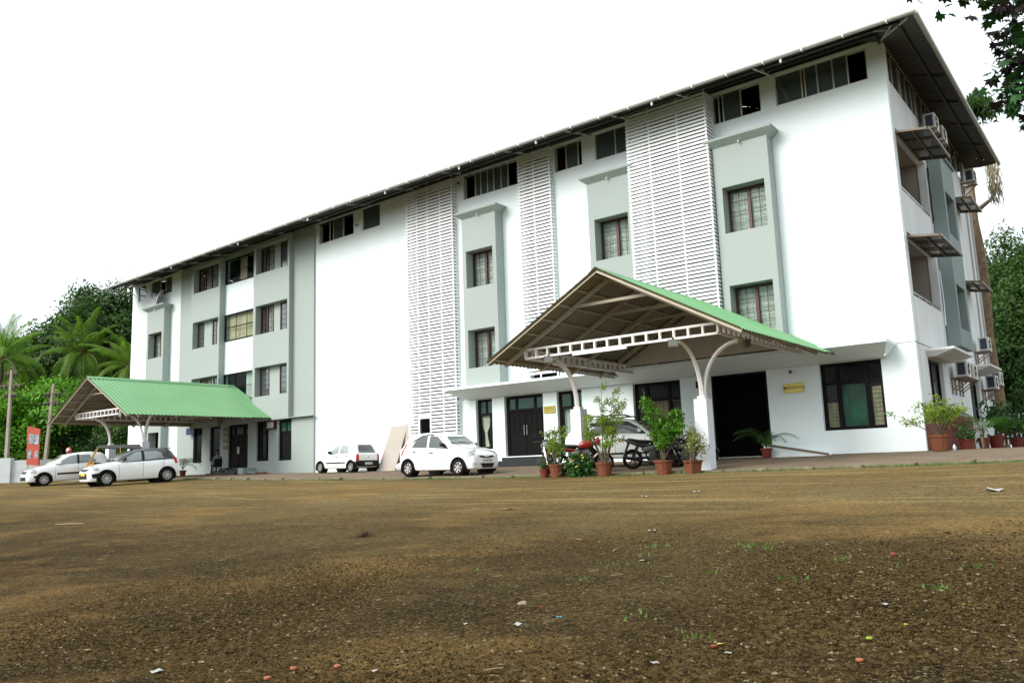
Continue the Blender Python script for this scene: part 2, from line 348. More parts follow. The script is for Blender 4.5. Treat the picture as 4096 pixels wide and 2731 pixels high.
blkB = [(-28.1, -25.39), [(-27.92, -25.52, 9.42, 10.76), (-27.92, -25.52, 6.5, 7.88), (-27.92, -25.52, 3.58, 4.95)]]
inner = [(-33.26, -31.55, 9.44, 10.74, 3), (-33.26, -32.7, 6.52, 7.86, 1), (-31.95, -31.55, 6.52, 7.86, 1), (-33.0, -31.9, 3.6, 4.93, 2), (-31.8, -31.4, 3.6, 4.93, 1),
         (-27.9, -26.9, 9.44, 10.74, 2), (-26.42, -25.9, 9.44, 10.74, 1), (-27.9, -26.9, 6.52, 7.86, 2), (-26.42, -25.9, 6.52, 7.86, 1), (-27.9, -27.2, 3.6, 4.93, 1), (-26.42, -25.85, 3.6, 4.93, 1)]
for a, b, c, d, n in inner: holes.append((a, b, c, d))
louv = [(-18.0, -15.5, -.25, -.30+.4, 10.98, .127, [-17.42, -16.85, -16.18]), (-12.36, -10.93, -.22, 2.95, 10.98, .1245, [-11.68]), (-7.66, -4.9, -.62, 2.95, 10.93, .1155, [-6.86, -5.88])]
holes += [(-17.9, -15.6, .05, 10.95), (-12.26, -11.03, 2.9, 10.95), (-7.45, -5.0, 2.9, 10.95)]
holes += grd+grdL
mb = MB(); grid_wall(mb, -40.1, 0, -.5, 11.08, holes, .22, front(0)); wall = mb.build('wall', WHITE, B, warp=True)
# side, back and far walls
HS = [(.4, 4.05, 6.93, 8.66), (.42, 4.05, 4.05, 5.78), (.32, 6.2, 9.98, 11.0), (7.3, 11.6, 9.98, 11.0), (1.3, 3.2, .75, 2.48), (7.4, 9.2, .9, 2.42)]
mb = MB(); grid_wall(mb, .22, 12.3, -.5, 11.08, HS, .22, side(0)); mb.build('side_wall', SIDEW, B)
mb = MB(); mb.box(-40.1, -.22, 12.1, 12.3, -.5, 11.0); mb.box(-40.1, -39.9, .22, 12.1, -.5, 11.0); mb.add([(-39.96, .02, 10.98), (-39.96, 12.1, 10.98), (-39.96, 12.1, 10.66), (-39.96, 5.2, 12.72), (-39.96, .02, 11.16)], [(0,1,2,3,4)]); mb.build('rear_wall', SIDEW, B, warp=True)
mb = MB()
for z in (2.72, 5.66, 8.6):
    mb.box(-39.9, -18.0, .25, 12.05, z, z+.2); mb.box(-15.5, -12.4, .25, 12.05, z, z+.2); mb.box(-10.9, -7.6, .25, 12.05, z, z+.2); mb.box(-4.9, -1.6, .25, 12.05, z, z+.2)
mb.box(-39.9, -.3, .25, 12.05, -.1, .03)
for a, b in ((-39.9, -18.0), (-15.5, -12.4), (-10.9, -7.6), (-4.9, -1.6)): mb.box(a, b, 3.8, 3.95, .03, 11.0)
mb.build('floor_slab', INTER, B)
# the recesses behind the slatted screens
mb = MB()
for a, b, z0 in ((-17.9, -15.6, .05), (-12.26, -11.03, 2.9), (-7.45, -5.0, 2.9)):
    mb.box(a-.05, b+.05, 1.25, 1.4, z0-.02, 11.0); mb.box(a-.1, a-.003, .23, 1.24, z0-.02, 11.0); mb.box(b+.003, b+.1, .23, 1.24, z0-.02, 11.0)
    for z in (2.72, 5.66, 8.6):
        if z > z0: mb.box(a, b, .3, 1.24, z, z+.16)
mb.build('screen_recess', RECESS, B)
# balcony recesses of the side wall
mb = MB()
for z0, z1 in ((6.93, 8.66), (4.05, 5.78)):
    mb.box(-1.35, -1.25, .35, 4.1, z0-1.0, z1+.15); mb.box(-1.24, -.225, .28, .36, z0-1, z1+.15); mb.box(-1.24, -.225, 4.08, 4.16, z0-1, z1+.15)
    mb.box(-1.24, -.225, .37, 4.07, z1+.05, z1+.12); mb.box(-1.24, -.225, .37, 4.07, z0-1.0, z0-.92)
mb.build('balcony_recess', BALC, B)
for z0 in (6.98, 4.1):
    mb = MB(); mb.tube([(-.04, .45, z0+.06), (-.04, 4.0, z0+.06)], .028, 8)
    for y in (.5, 1.3, 2.1, 2.9, 3.7): mb.tube([(-.04, y, z0-.04), (-.04, y, z0+.05)], .015, 6)
    mb.build('balcony_rail', STEEL, B, smooth=True)
# window surrounds (projecting piers)
for (a, b, y, wa, wb, zb) in piers:
    h = [(wa, wb, z0, z1) for z0, z1 in ST]
    if a < -30: h.append((-37.2+.0, -36.15, .9, 2.43))
    mb = MB(); grid_wall(mb, a, b, zb, 9.12, h, -y-.003, front(y)); mb.build('projecting_pier', GREY, B, warp=True)
    mb = MB(); e = .20
    mb.hexa([(a+.0, y, 9.12), (b, y, 9.12), (b, -.003, 9.12), (a, -.003, 9.12)], [(a-e, y-e, 9.29), (b+e, y-e, 9.29), (b+e, -.003, 9.29), (a-e, -.003, 9.29)])
    mb.box(a-e, b+e, y-e, -.003, 9.29, 9.355); mb.build('pier_cap', GREY, B, warp=True)
    mb = MB(); mb.tube([((a+b)/2, y-.02, 9.17), ((a+b)/2+.03, y-.14, 9.1)], .025, 6); mb.build('drain_spout', SLAT, B, warp=True)
# projecting blocks of the left wing, grey wall strips and grey ground floor
for (a, b), h in (blkA, blkB):
    mb = MB(); grid_wall(mb, a, b, 2.5, 10.93, h, .317, front(-.32)); mb.box(a+.005, b-.005, -.315, -.095, 2.44, 2.5); mb.build('projecting_block', GREY, B, warp=True)
    mb = MB(); hh = [q[:4] for q in inner if a-.3 < q[0] < b]+[(q[0], q[1], q[2], q[3]) for q in []]
    grid_wall(mb, a+.16, b-.12, 3.58, 10.76, hh, .02, front(-.022), edges=False)
    mb.build('inner_wall', GREY, B, warp=True)
mb = MB(); grid_wall(mb, -34.88, -33.452, 2.5, 10.95, [], .087, front(-.09)); grid_wall(mb, -25.388, -23.93, 2.5, 11.0, [], .087, front(-.09))
grid_wall(mb, -34.88, -23.93, -.3, 2.5, grdL[1:], .087, front(-.09)); mb.box(-30.9, -28.1, -.09, -.003, 10.78, 10.95); mb.box(-30.9, -28.1, -.09, -.003, 2.5, 3.4)
mb.build('grey_wall', GREY, B, warp=True)

# --------------------------------------------------------------- windows
def slider(a, b, z0, z1, mull, kinds, y=.06, mt=ALU, gm=GLASS, warp=True, mp=None):
    def P(mbx, s0, s1, y0, y1, za, zb):
        if mp is None: mbx.box(s0, s1, y0, y1, za, zb)
        else: mbx.box(-y1, -y0, s0, s1, za, zb)
    mb = MB(); t = .035
    P(mb, a, b, y-.03, y+.03, z0, z0+t); P(mb, a, b, y-.03, y+.03, z1-t, z1); P(mb, a, a+t, y-.03, y+.03, z0+t, z1-t); P(mb, b-t, b, y-.03, y+.03, z0+t, z1-t)
    for m_ in mull: P(mb, m_-.018, m_+.018, y-.028, y+.028, z0+t, z1-t)
    wdw = mb.build('window', mt, B, warp=warp)
    e = [a+t]+list(mull)+[b-t]
    for i, k_ in enumerate(kinds):
        if k_ == 'g' and i < len(e)-1:
            mb = MB(); P(mb, e[i]+.016, e[i+1]-.016, y-.006, y+.006, z0+t, z1-t); mb.build('pane', gm, wdw, warp=warp)
    return wdw
for a, b, mu, kd in topw: slider(a, b, TZ0, TZ1, mu, kd)
slider(.32, 6.2, 9.98, 11.0, [.95, 1.75, 1.95, 2.62, 3.3, 3.8, 4.0, 4.8, 5.5], 'ggogggoggg', mp=1, warp=False); slider(7.3, 11.6, 9.98, 11.0, [8.2, 9.3, 10.4], 'gggg', mp=1, warp=False)
def casement(a, b, z0, z1, leaves, rows, cols, y=-.03, curt=CURT, mt=MAROON, warp=True, gm=GLASS, thin=.016):
    mb = MB(); t = .055
    mb.box(a, b, y-.04, y+.04, z0, z0+t*.8); mb.box(a, b, y-.04, y+.04, z1-t, z1); mb.box(a, a+t, y-.04, y+.04, z0+t*.8, z1-t); mb.box(b-t, b, y-.04, y+.04, z0+t*.8, z1-t)
    xs_ = [a+t+(b-a-2*t)*i/leaves for i in range(leaves+1)]
    for q in xs_[1:-1]: mb.box(q-.045, q+.045, y-.038, y+.038, z0+t*.8, z1-t)
    wdw = mb.build('window', mt, B, warp=warp)
    mb = MB(); mc = MB()
    for i in range(leaves):
        l = xs_[i]+(.045 if i else 0); r = xs_[i+1]-(.045 if i < leaves-1 else 0)
        p_ = MB(); p_.box(l, r, y-.004, y+.004, z0+t*.8, z1-t); p_.build('pane', gm, wdw, warp=warp)
        for c_ in range(1, cols): q = l+(r-l)*c_/cols; mb.box(q-thin/2, q+thin/2, y-.018, y-.006, z0+t*.8, z1-t)
        for r_ in range(1, rows): q = z0+t*.8+(z1-z0-1.8*t)*r_/rows; mb.box(l, r, y-.02, y-.005, q-thin/2, q+thin/2)
    if thin < .03: mb.build('glazing_bars', mt, wdw, warp=warp)
    else:
        for i in range(0, len(mb.v), 8): q = MB(); q.v = mb.v[i:i+8]; q.f = mb.f[:6]; q.build('glazing_bar', mt, wdw, warp=warp)
    return wdw
SEEG = bpy.data.materials.new('clear_window_glass'); SEEG.use_nodes = True
def see_glass(M, tint, op):
    t = M.node_tree; b = t.nodes['Principled BSDF']; b.inputs['Base Color'].default_value = (*tint, 1); b.inputs['Roughness'].default_value = .05; b.inputs['Specular IOR Level'].default_value = .8
    tr = t.nodes.new('ShaderNodeBsdfTransparent'); tr.inputs[0].default_value = (.92, .96, .94, 1); ms = t.nodes.new('ShaderNodeMixShader'); ms.inputs[0].default_value = op
    t.links.new(tr.outputs[0], ms.inputs[1]); t.links.new(b.outputs[0], ms.inputs[2]); t.links.new(ms.outputs[0], t.nodes['Material Output'].inputs[0])
see_glass(SEEG, (.02, .03, .03), .09)
def curtain(w_, a, b, y, z0, z1, mt, warp=True, n=None, open_=None):
    n = n or int((b-a)*22); V = []; F = []
    for i in range(n+1):
        s_ = a+(b-a)*i/n; d = .022*math.sin(i*1.9)+.01*math.sin(i*.7)
        V += [(s_, y+d, warpz(s_, z0) if warp else z0), (s_, y+d, warpz(s_, z1) if warp else z1)]
    for i in range(n): F.append((2*i, 2*i+2, 2*i+3, 2*i+1))
    raw('curtain', V, F, mt, w_, smooth=True)
BARS = mat('security_bars', (.05, .05, .05), .4)
def bars(w_, a, b, y, z0, z1, n, mt=BARS, warp=True, th=.008):
    mb = MB()
    for i in range(1, n): z = z0+(z1-z0)*i/n; mb.box(a, b, y-.006, y+.006, z-th/2, z+th/2)
    mb.build('security_bars', mt, w_, warp=warp)
for (a, b, y, wa, wb, zb) in piers:
    for z0, z1 in ST:
        lw = a < -30
        w_ = casement(wa+.003, wb-.003, z0+.003, z1-.003, 2, 4, 2, gm=SEEG)
        curtain(w_, wa+.02, wb-.02, .055, z0, z1, CURT); bars(w_, wa+.02, wb-.02, .018, z0+.05, z1-.05, 9, th=.006)
for a, b, z0, z1, n in inner:
    w_ = casement(a+.003, b-.003, z0+.003, z1-.003, n, 5, 1 if n > 1 else 1, gm=SEEG if n > 1 else GLASS, y=.0)
    if n > 1: curtain(w_, a+.3, b-.25, .16, z0, z1, CURT)
    bars(w_, a+.02, b-.02, .07, z0+.05, z1-.05, 10, mt=BLACKW)
for i, (z0, z1) in enumerate(cb):
    w_ = casement(-30.87, -28.11, z0+.003, z1-.003, 1, 2, 3, gm=SEEG, mt=BLACKW, y=-.0, thin=.05 if i == 1 else .03)
    if i == 1: curtain(w_, -30.8, -28.2, .16, z0, z1, CURTY)
    elif i == 0: curtain(w_, -29.9, -29.3, .16, z0, z1, CURTY)
    else: curtain(w_, -29.3, -28.3, .16, z0, z1, CURT)
# ground floor openings
def dark_window(a, b, z0, z1, y=.17, kind='tall', curt=None):
    mb = MB(); t = .09
    mb.box(a, b, y-.04, y+.04, z0, z0+t); mb.box(a, b, y-.04, y+.04, z1-t, z1); mb.box(a, a+t, y-.04, y+.04, z0+t, z1-t); mb.box(b-t, b, y-.04, y+.04, z0+t, z1-t)
    zt = z1-.5 if kind != 'plain' else z1-t
    if kind != 'plain': mb.box(a+t, b-t, y-.04, y+.04, zt-.08, zt)
    if kind == 'triple':
        for q in (a+(b-a)*.27, a+(b-a)*.73): mb.box(q-.05, q+.05, y-.039, y+.039, z0+t, z1-t)
    elif kind == 'tall': mb.box((a+b)/2-.02, (a+b)/2+.04, y-.039, y+.039, zt, z1-t)
    w_ = mb.build('window', BLACKW, B, warp=a < -20)
    p_ = MB(); p_.box(a+t, b-t, y-.005, y+.005, z0+t, zt-.08 if kind != 'plain' else zt); p_.build('pane', SEEG if curt else DGLASS, w_, warp=a < -20)
    if kind != 'plain': p_ = MB(); p_.box(a+t, b-t, y-.005, y+.005, zt, z1-t); p_.build('pane', GREENG if kind == 'tall' else DGLASS, w_, warp=a < -20)
    return w_
w_ = dark_window(*grd[0], curt=1)
# a curtain gathered in the middle
V = []; F = []
for j in range(13):
    t_ = j/12; z = 1.86-(1.86-.72)*t_; wd = .27*(1-.75*math.exp(-((t_-.62)/.22)**2)) if t_ < .62 else .27*(.25+.25*(t_-.62)/.38); cx = -14.63+.10*t_
    for i in range(9): V.append((cx+(i/8-.32)*wd*1.4, .26+.018*math.sin(i*2.4), z))
for j in range(12):
    for i in range(8): F.append((j*9+i, j*9+i+1, (j+1)*9+i+1, (j+1)*9+i))
raw('curtain', V, F, mat('white_curtain', (.62, .58, .45), .9, var=.1, vscale=10), w_, smooth=True)
w_ = dark_window(*grd[2], curt=1); curtain(w_, -11.1, -10.6, .3, .5, 1.85, CURT)
w_ = dark_window(*grd[3], kind='triple', curt=1); curtain(w_, -7.85, -7.1, .3, .6, 2.3, mat('brown_curtain', (.30, .19, .08), .9, var=.4, vscale=8, stretch=(5, 5, .2)))
bars(w_, -8.2, -7.85, .24, .6, 1.9, 12); 
w_ = dark_window(*grd[5], kind='triple', curt=1)
GCURT = mat('green_patterned_curtain', (.012, .12, .07), .9, var=.5, vscale=2.5, dirt=(.12, .03, .015, .9), dscale=3.5)
curtain(w_, -2.06, -1.30, .26, .7, 1.86, GCURT); curtain(w_, -2.40, -2.1, .27, .7, 1.4, CURTY); curtain(w_, -1.22, -.95, .27, .72, 1.75, CURTY)
bars(w_, -2.38, -2.08, .23, .72, 1.86, 12); bars(w_, -1.24, -.95, .23, .72, 1.8, 9, th=.014)
for i, g in enumerate(grdL):
    if i == 3: continue
    if i == 0:
        w_ = dark_window(-37.19, -36.16, .9, 2.42, y=.05, kind='plain')
        continue
    dark_window(*g, y=.02, kind='plain' if i < 3 else 'triple' if i == 4 else 'tall')
# main double door in panelled dark wood with transom
def double_door(a, b, z0, z1, y, handles=True, warp=False, plain=False):
    mb = MB(); t = .10
    mb.box(a, b, y-.05, y+.05, z1-t, z1); mb.box(a, a+t, y-.05, y+.05, z0, z1-t); mb.box(b-t, b, y-.05, y+.05, z0, z1-t)
    zt = z1-.46; mb.box(a+t, b-t, y-.05, y+.05, zt-.08, zt)
    for q in (a+(b-a)*.26, a+(b-a)*.74): mb.box(q-.04, q+.04, y-.049, y+.049, zt, z1-t)
    d = mb.build('door', BLACKW, B, warp=warp)
    p_ = MB(); p_.box(a+t, b-t, y-.005, y+.005, zt, z1-t); p_.build('pane', GREENG if not plain else DGLASS, d, warp=warp)
    mid = (a+b)/2
    for l, r in ((a+t+.005, mid-.005), (mid+.005, b-t-.005)):
        mb = MB(); mb.box(l, r, y-.02, y+.02, z0+.02, zt-.085)
        wq = (r-l)/3
        for i in range(3): mb.box(l+.05+i*(r-l-.06)/3, l+(i+1)*(r-l-.06)/3, y-.035, y-.02, z0+.85, zt-.16)
        mb.box(l+.05, r-.05, y-.032, y-.02, z0+.12, z0+.68)
        lf = mb.build('door_leaf', mat('door_wood', (.004, .0032, .003), .6, var=.2, vscale=5, spec=.1), d, warp=warp)
    if handles:
        for q in (mid-.06, mid+.06): mh = MB(); mh.tube([(q, y-.09, z0+.72), (q, y-.09, z0+1.06)], .012, 8); mh.build('door_handle', STEEL, d, warp=warp)
    return d
double_door(-13.467, -11.783, .33, 2.427, .17)
double_door(-30.297, -28.723, .3, 2.417, .02, plain=True, warp=True)
# reception entrance: near-black sheets in the frame stand in for the dark passage
mb = MB(); mb.box(-5.62, -5.56, .0, .3, .03, 2.42); mb.box(-4.0, -3.94, .0, .3, .03, 2.42); mb.box(-5.56, -4.0, 0, .3, 2.36, 2.42); d = mb.build('door', BLACKW, B)
mb = MB(); mb.box(-5.55, -4.78, .26, .29, .04, 2.35); mb.box(-4.77, -4.01, .26, .29, .04, 2.35); mb.build('door_leaf', NIGHT, d)  # sheets coloured near-black for the unlit interior
w_ = dark_window(*HS[4][:0] or (1.3, 3.2, .75, 2.48), y=.1, kind='plain') if False else None
def side_dark(y0, y1, z0, z1):
    mb = MB(); mb.box(-.18, -.1, y0, y1, z1-.08, z1); mb.box(-.18, -.1, y0, y1, z0, z0+.08); mb.box(-.18, -.1, y0, y0+.08, z0+.08, z1-.08); mb.box(-.18, -.1, y1-.08, y1, z0+.08, z1-.08)
    mb.box(-.17, -.11, (y0+y1)/2-.04, (y0+y1)/2+.04, z0+.08, z1-.08); q = mb.build('window', BLACKW, B); p_ = MB(); p_.box(-.145, -.135, y0+.08, y1-.08, z0+.08, z1-.08); p_.build('pane', DGLASS, q)
side_dark(1.3, 3.2, .75, 2.48); side_dark(7.4, 9.2, .9, 2.42)
# entrance steps
for nm, xa, xb, y0, base in (('a', -13.75, -11.55, 0, 0), ('b', -30.85, -28.5, -.09, .08)):
    mb = MB()
    for i in range(3): mb.box(xa+.0+i*.16, xb-i*.16, y0-.85+i*.28, y0-.002, base-.05+i*.115+(0 if i == 0 else .0), base-.05+(i+1)*.115)
    mb.build('entrance_steps', GRANITE, B)
mb = MB(); mb.box(-28.5, -28.1, -.75, -.095, .05, .34); mb.box(-28.05, -27.5, -.55, -.4, .1, .16); mb.build('step_wall', GREY, B)
# ramp in front of the reception with a brown rail board
mb = MB(); mb.hexa([(-3.9, -.75, -.1), (-2.25, -.75, -.1), (-2.25, -.003, -.1), (-3.9, -.003, -.1)], [(-3.9, -.75, .30), (-2.25, -.75, .0), (-2.25, -.003, .0), (-3.9, -.003, .30)]); mb.build('ramp', WHITE, B)
mb = MB(); mb.beam((-3.95, -.72, .35), (-2.2, -.72, .02), .12, .05); mb.build('ramp_rail', mat('brown_rail', (.16, .10, .05), .6), B)
# long sun-shade slab above the ground floor
mb = MB(); mb.hexa([(-15.15, -.22, 2.455), (-.72, -.22, 2.455), (-.72, -.003, 2.455), (-15.15, -.003, 2.455)], [(-15.5, -1.0, 2.745), (-.46, -1.0, 2.745), (-.46, -.003, 2.745), (-15.5, -.003, 2.745)])
mb.box(-15.5, -.46, -1.0, -.003, 2.745, 2.825); mb.build('sun_shade_slab', WHITE, B)
mb = MB(); mb.tube([(-15.1, -.3, 2.44), (-15.35, -.75, 2.2)], .02, 6); mb.tube([(-.66, -.3, 2.5), (-.62, -.62, 2.46)], .022, 6); mb.build('drain_spout', SLAT, B)
mb = MB(); mb.box(-.45, .012, -.012, -.002, 2.78, 2.80); mb.box(.002, .014, 0, 2.3, 2.78, 2.80); mb.box(-25.5, -23.8, -.30, -.095, 2.44, 2.47); mb.build('wall_moulding', GREY, B)
# side wall: shades, dado, bay, awnings, pipes
for y0, y1 in ((1.15, 3.95), (7.25, 9.6)):
    mb = MB(); mb.hexa([(.003, y0+.15, 2.49), (.18, y0+.15, 2.49), (.18, y1-.15, 2.49), (.003, y1-.15, 2.49)], [(.003, y0, 2.64), (.68, y0, 2.64), (.68, y1, 2.64), (.003, y1, 2.64)])
    mb.box(.003, .68, y0, y1, 2.64, 2.70); mb.tube([(.45, (y0+y1)/2+.9, 2.6), (.62, (y0+y1)/2+.9, 2.56)], .03, 6); mb.build('sun_shade_slab', SIDEW, B)
mb = MB(); grid_wall(mb, .12, 7.1, -.1, 1.03, [(1.3, 3.2, .75, 1.5)], .01, side(.013)); mb.build('painted_dado', RED, B)
mb = MB(); grid_wall(mb, 4.35, 6.35, 3.04, 8.95, [(4.58, 6.0, 6.52, 7.86), (4.58, 6.0, 3.6, 4.95)], .36, side(.38)); mb.box(.003, .44, 4.28, 6.45, 8.952, 9.02); mb.build('projecting_bay', TEAL, B)
for z0, z1 in ((6.52, 7.86), (3.6, 4.95)):
    mb = MB(); mb.box(.05, .11, 4.58, 5.99, z0, z0+.06); mb.box(.05, .11, 4.58, 5.99, z1-.06, z1); mb.box(.05, .11, 5.9, 5.99, z0+.06, z1-.06); mb.box(.05, .11, 4.58, 4.66, z0+.06, z1-.06); mb.box(.06, .10, 5.25, 5.33, z0+.06, z1-.06)
    for i in range(1, 5): mb.box(.07, .09, 4.66, 5.9, z0+(z1-z0)*i/5-.01, z0+(z1-z0)*i/5+.01)
    q = mb.build('window', MAROON, B); p_ = MB(); p_.box(.075, .085, 4.66, 5.9, z0+.06, z1-.06); p_.build('pane', glass('teal_glass', (.03, .07, .065)), q)
AWN = mat('brown_awning_frame', (.14, .105, .06), .5); AWG = mat('tinted_awning_sheet', (.05, .045, .035), .25, coat=.5, var=.3, vscale=2)
for y0, y1, z, dx, ny in ((.36, 3.15, 8.52, .80, 3), (.36, 3.35, 5.62, .80, 3), (7.55, 9.7, 8.42, .66, 2), (7.6, 9.8, 5.55, .66, 2)):
    z2 = z-.11; mb = MB(); mb.beam((.01, y0, z), (dx, y0, z2), .04, .05); mb.beam((.01, y1, z), (dx, y1, z2), .04, .05); mb.beam((dx, y0-.02, z2), (dx, y1+.02, z2), .05, .07); mb.beam((.02, y0, z), (.02, y1, z), .03, .05); mb.beam((dx/2, y0, (z+z2)/2), (dx/2, y1, (z+z2)/2), .035, .035)
    for i in range(1, ny): yy = y0+(y1-y0)*i/ny; mb.beam((.02, yy, z), (dx, yy, z2), .035, .035)
    q = mb.build('awning', AWN, B); mb = MB(); mb.hexa([(.01, y0, z+.028), (dx+.02, y0, z2+.028), (dx+.02, y1, z2+.028), (.01, y1, z+.028)], [(.01, y0, z+.036), (dx+.02, y0, z2+.036), (dx+.02, y1, z2+.036), (.01, y1, z+.036)]); mb.build('awning_sheet', AWG, q)
PIPE = mat('grey_pipe', (.40, .40, .38), .5)
for (x_, y, z0, z1, r_, mt_) in ((.03, 7.0, 3.2, 9.6, .04, PIPE), (.03, 11.0, 3, 9.4, .035, PIPE), (.03, 11.9, .1, 9.4, .04, PIPE)):
    mb = MB(); mb.tube([(x_, y, z0), (x_, y, z1)], r_, 8); mb.build('downpipe', mt_, B, smooth=True)
CABLE = mat('black_cable', (.012, .012, .012), .6)
mb = MB(); mb.tube([(.03, 4.16+.03*math.sin(i*1.7), 6.8+i*.25) for i in range(8)], .018, 5); mb.tube([(.05, 4.2+.04*math.cos(i*2.1), 6.9+i*.25) for i in range(8)], .012, 5); mb.build('wall_cable', CABLE, B)
mb = MB(); mb.tube([(.04, 4.2+.12*math.sin(i/7*PI), 5.35-i*.24) for i in range(8)], .018, 6); mb.build('wall_cable', SLAT, B)
# --------------------------------------------------------------- slatted screens
for (a, b, yf, z0, z1, pit, posts) in louv:
    mb = MB(); h_ = pit*.62
    for q in posts: mb.box(q-.02, q+.02, yf+.024, yf+.06, z0, z1+.25)
    for q in (a+.05, b-.05): mb.box(q-.022, q+.022, yf+.024, yf+.066, z0, z1+.3)
    scr = mb.build('slatted_screen', SLAT, B)
    def slat_me(x0, x1, left=True, right=True):
        s_ = MB(); s_.box(x0, x1, yf, yf+.022, 0, h_)
        if right: s_.box(x1-.022, x1, yf+.0225, -.004, 0, h_)
        if left: s_.box(x0, x0+.022, yf+.0225, -.004, 0, h_)
        return s_.mesh('slat', SLAT)
    full = slat_me(a, b); z = z1-h_
    pa = slat_me(a, -17.46, True, False) if a < -17 else None; pb = slat_me(-16.82, b, False, True) if a < -17 else None
    while z > z0:
        if pa and z < 1.88: inst('slat', pa, scr, (0, 0, z)); inst('slat', pb, scr, (0, 0, z))
        else: inst('slat', full, scr, (random.uniform(-.004, .004), 0, z+random.uniform(-.003, .003)))
        z -= pit
    if pa:
        mb = MB(); mb.box(-17.46, -17.40, yf-.01, yf+.04, .06, 1.95); mb.box(-16.86, -16.82, yf-.01, yf+.04, .06, 1.95); mb.box(-17.46, -16.82, yf-.01, yf+.04, 1.95, 2.0); mb.build('door_frame', SLAT, scr)
# --------------------------------------------------------------- roof
EX0, EX1, EY0, EY1, EZ = -40.0, 1.09, -1.72, 12.14, 10.66; SL = .30
RY = (EY0+EY1)/2; RZ = EZ+SL*(RY-EY0); hx = RY-EY0
def slope(mb, o, e, n_, L_, hip0, hip1, run, step=.2, sheet=.012):
    """corrugated slope: origin o, eave direction e, inward horizontal n_, eave length L_; hips shorten run"""
    k = int(L_/step); rows = []
    for i in range(k*4+1):
        s_ = L_*i/(k*4); ph = i % 4; dz = .03 if ph == 0 else 0.0
        r_ = run
        if hip0: r_ = min(r_, s_)
        if hip1: r_ = min(r_, L_-s_)
        r_ = max(r_, .001)
        p0 = o+e*s_+Vector((0,0,dz)); p1 = p0+n_*r_+Vector((0,0,SL*r_)); rows.append((p0, p1))
    for d_ in (0, sheet):
        b_ = len(mb.v)
        for p0, p1 in rows: mb.v += [tuple(p0+Vector((0,0,d_))), tuple(p1+Vector((0,0,d_)))]
        for i in range(len(rows)-1): mb.f.append((b_+2*i, b_+2*i+2, b_+2*i+3, b_+2*i+1))
R_ = thing('tmp', '', '') ; bpy.data.objects.remove(R_)
mb = MB(); slope(mb, Vector((EX0, EY0, EZ)), Vector((1,0,0)), Vector((0,1,0)), EX1-EX0, False, True, hx); roof = mb.build('roof', ROOFM, B, warp=True)
mb = MB(); slope(mb, Vector((EX1, EY0, EZ)), Vector((0,1,0)), Vector((-1,0,0)), EY1-EY0, True, True, hx); mb.build('roof_sheet', ROOFM, roof)
mb = MB(); slope(mb, Vector((EX0, EY1, EZ)), Vector((1,0,0)), Vector((0,-1,0)), EX1-EX0, False, True, hx, step=.8); mb.build('roof_sheet', ROOFM, roof, warp=True)
PUR = mat('roof_purlin', (.02, .017, .014), .6)
for r_ in (.45, 1.15, 2.2, 3.3):
    z = EZ+SL*r_-.045
    mb = MB(); mb.box(EX1-r_-.03, EX1-r_+.03, EY0+r_, EY1-r_, z-.03, z+.03); mb.build('purlin', PUR, roof)
    if r_ < 2.5: mb = MB(); mb.box(EX0, EX1-r_-.04, EY0+r_-.03, EY0+r_+.03, z-.03, z+.03); mb.build('purlin', PUR, roof, warp=True)
mb = MB(); mb.box(EX0, EX0+.05, EY0, EY0+2.2, EZ-.06, EZ-.01); mb.beam((EX0+.05, EY0+.05, EZ-.05), (EX0+.05, EY0+2.4, EZ+.6), .04, .05); mb.build('purlin', RAFTER, roof, warp=True)
STRUT = mat('pale_strut_paint', (.42, .42, .38), .5)
def bracket(x):
    mb = MB(); mb.beam((x, -.03, 10.99), (x, EY0+.12, EZ-.03), .04, .045); mb.beam((x, -.55, 10.86), (x, -.9, EZ+SL*.8-.02), .02, .02); mb.beam((x, -.55, 10.86), (x, -.2, EZ+SL*1.5-.03), .02, .02)
    mb.build('roof_bracket', STRUT, B, warp=True)
for x in (-38.6, -36.71, -34.45, -32.41, -30.41, -28.14, -25.46, -22.82, -20.0, -17.24, -14.72, -11.79, -9.3, -7.56, -5.35, -3.01): bracket(x)
mb = MB(); mb.beam((-.05, -.03, 11.02), (EX1-.15, EY0+.15, EZ-.03), .045, .05); mb.beam((-.0, -.1, 10.98), (.5, EY0+.5, EZ+.1), .03, .03); mb.beam((.45, -.7, 10.85), (.1, -1.35, EZ+.02), .02, .02); mb.build('roof_bracket', STRUT, B)
for y in (2.6, 4.9, 7.2, 9.5): mb = MB(); mb.beam((.0, y, 11.02), (EX1-.12, y, EZ-.02), .045, .05); mb.beam((.5, y, 10.84), (.75, y, EZ+.12), .025, .025); mb.build('roof_bracket', PUR, B)
mb = MB(); mb.box(-39.9, -.01, .02, .2, 11.081, 11.3); mb.box(-.2, -.01, .22, 12.2, 11.081, 11.3); mb.build('roof_beam', PUR, B, warp=True)
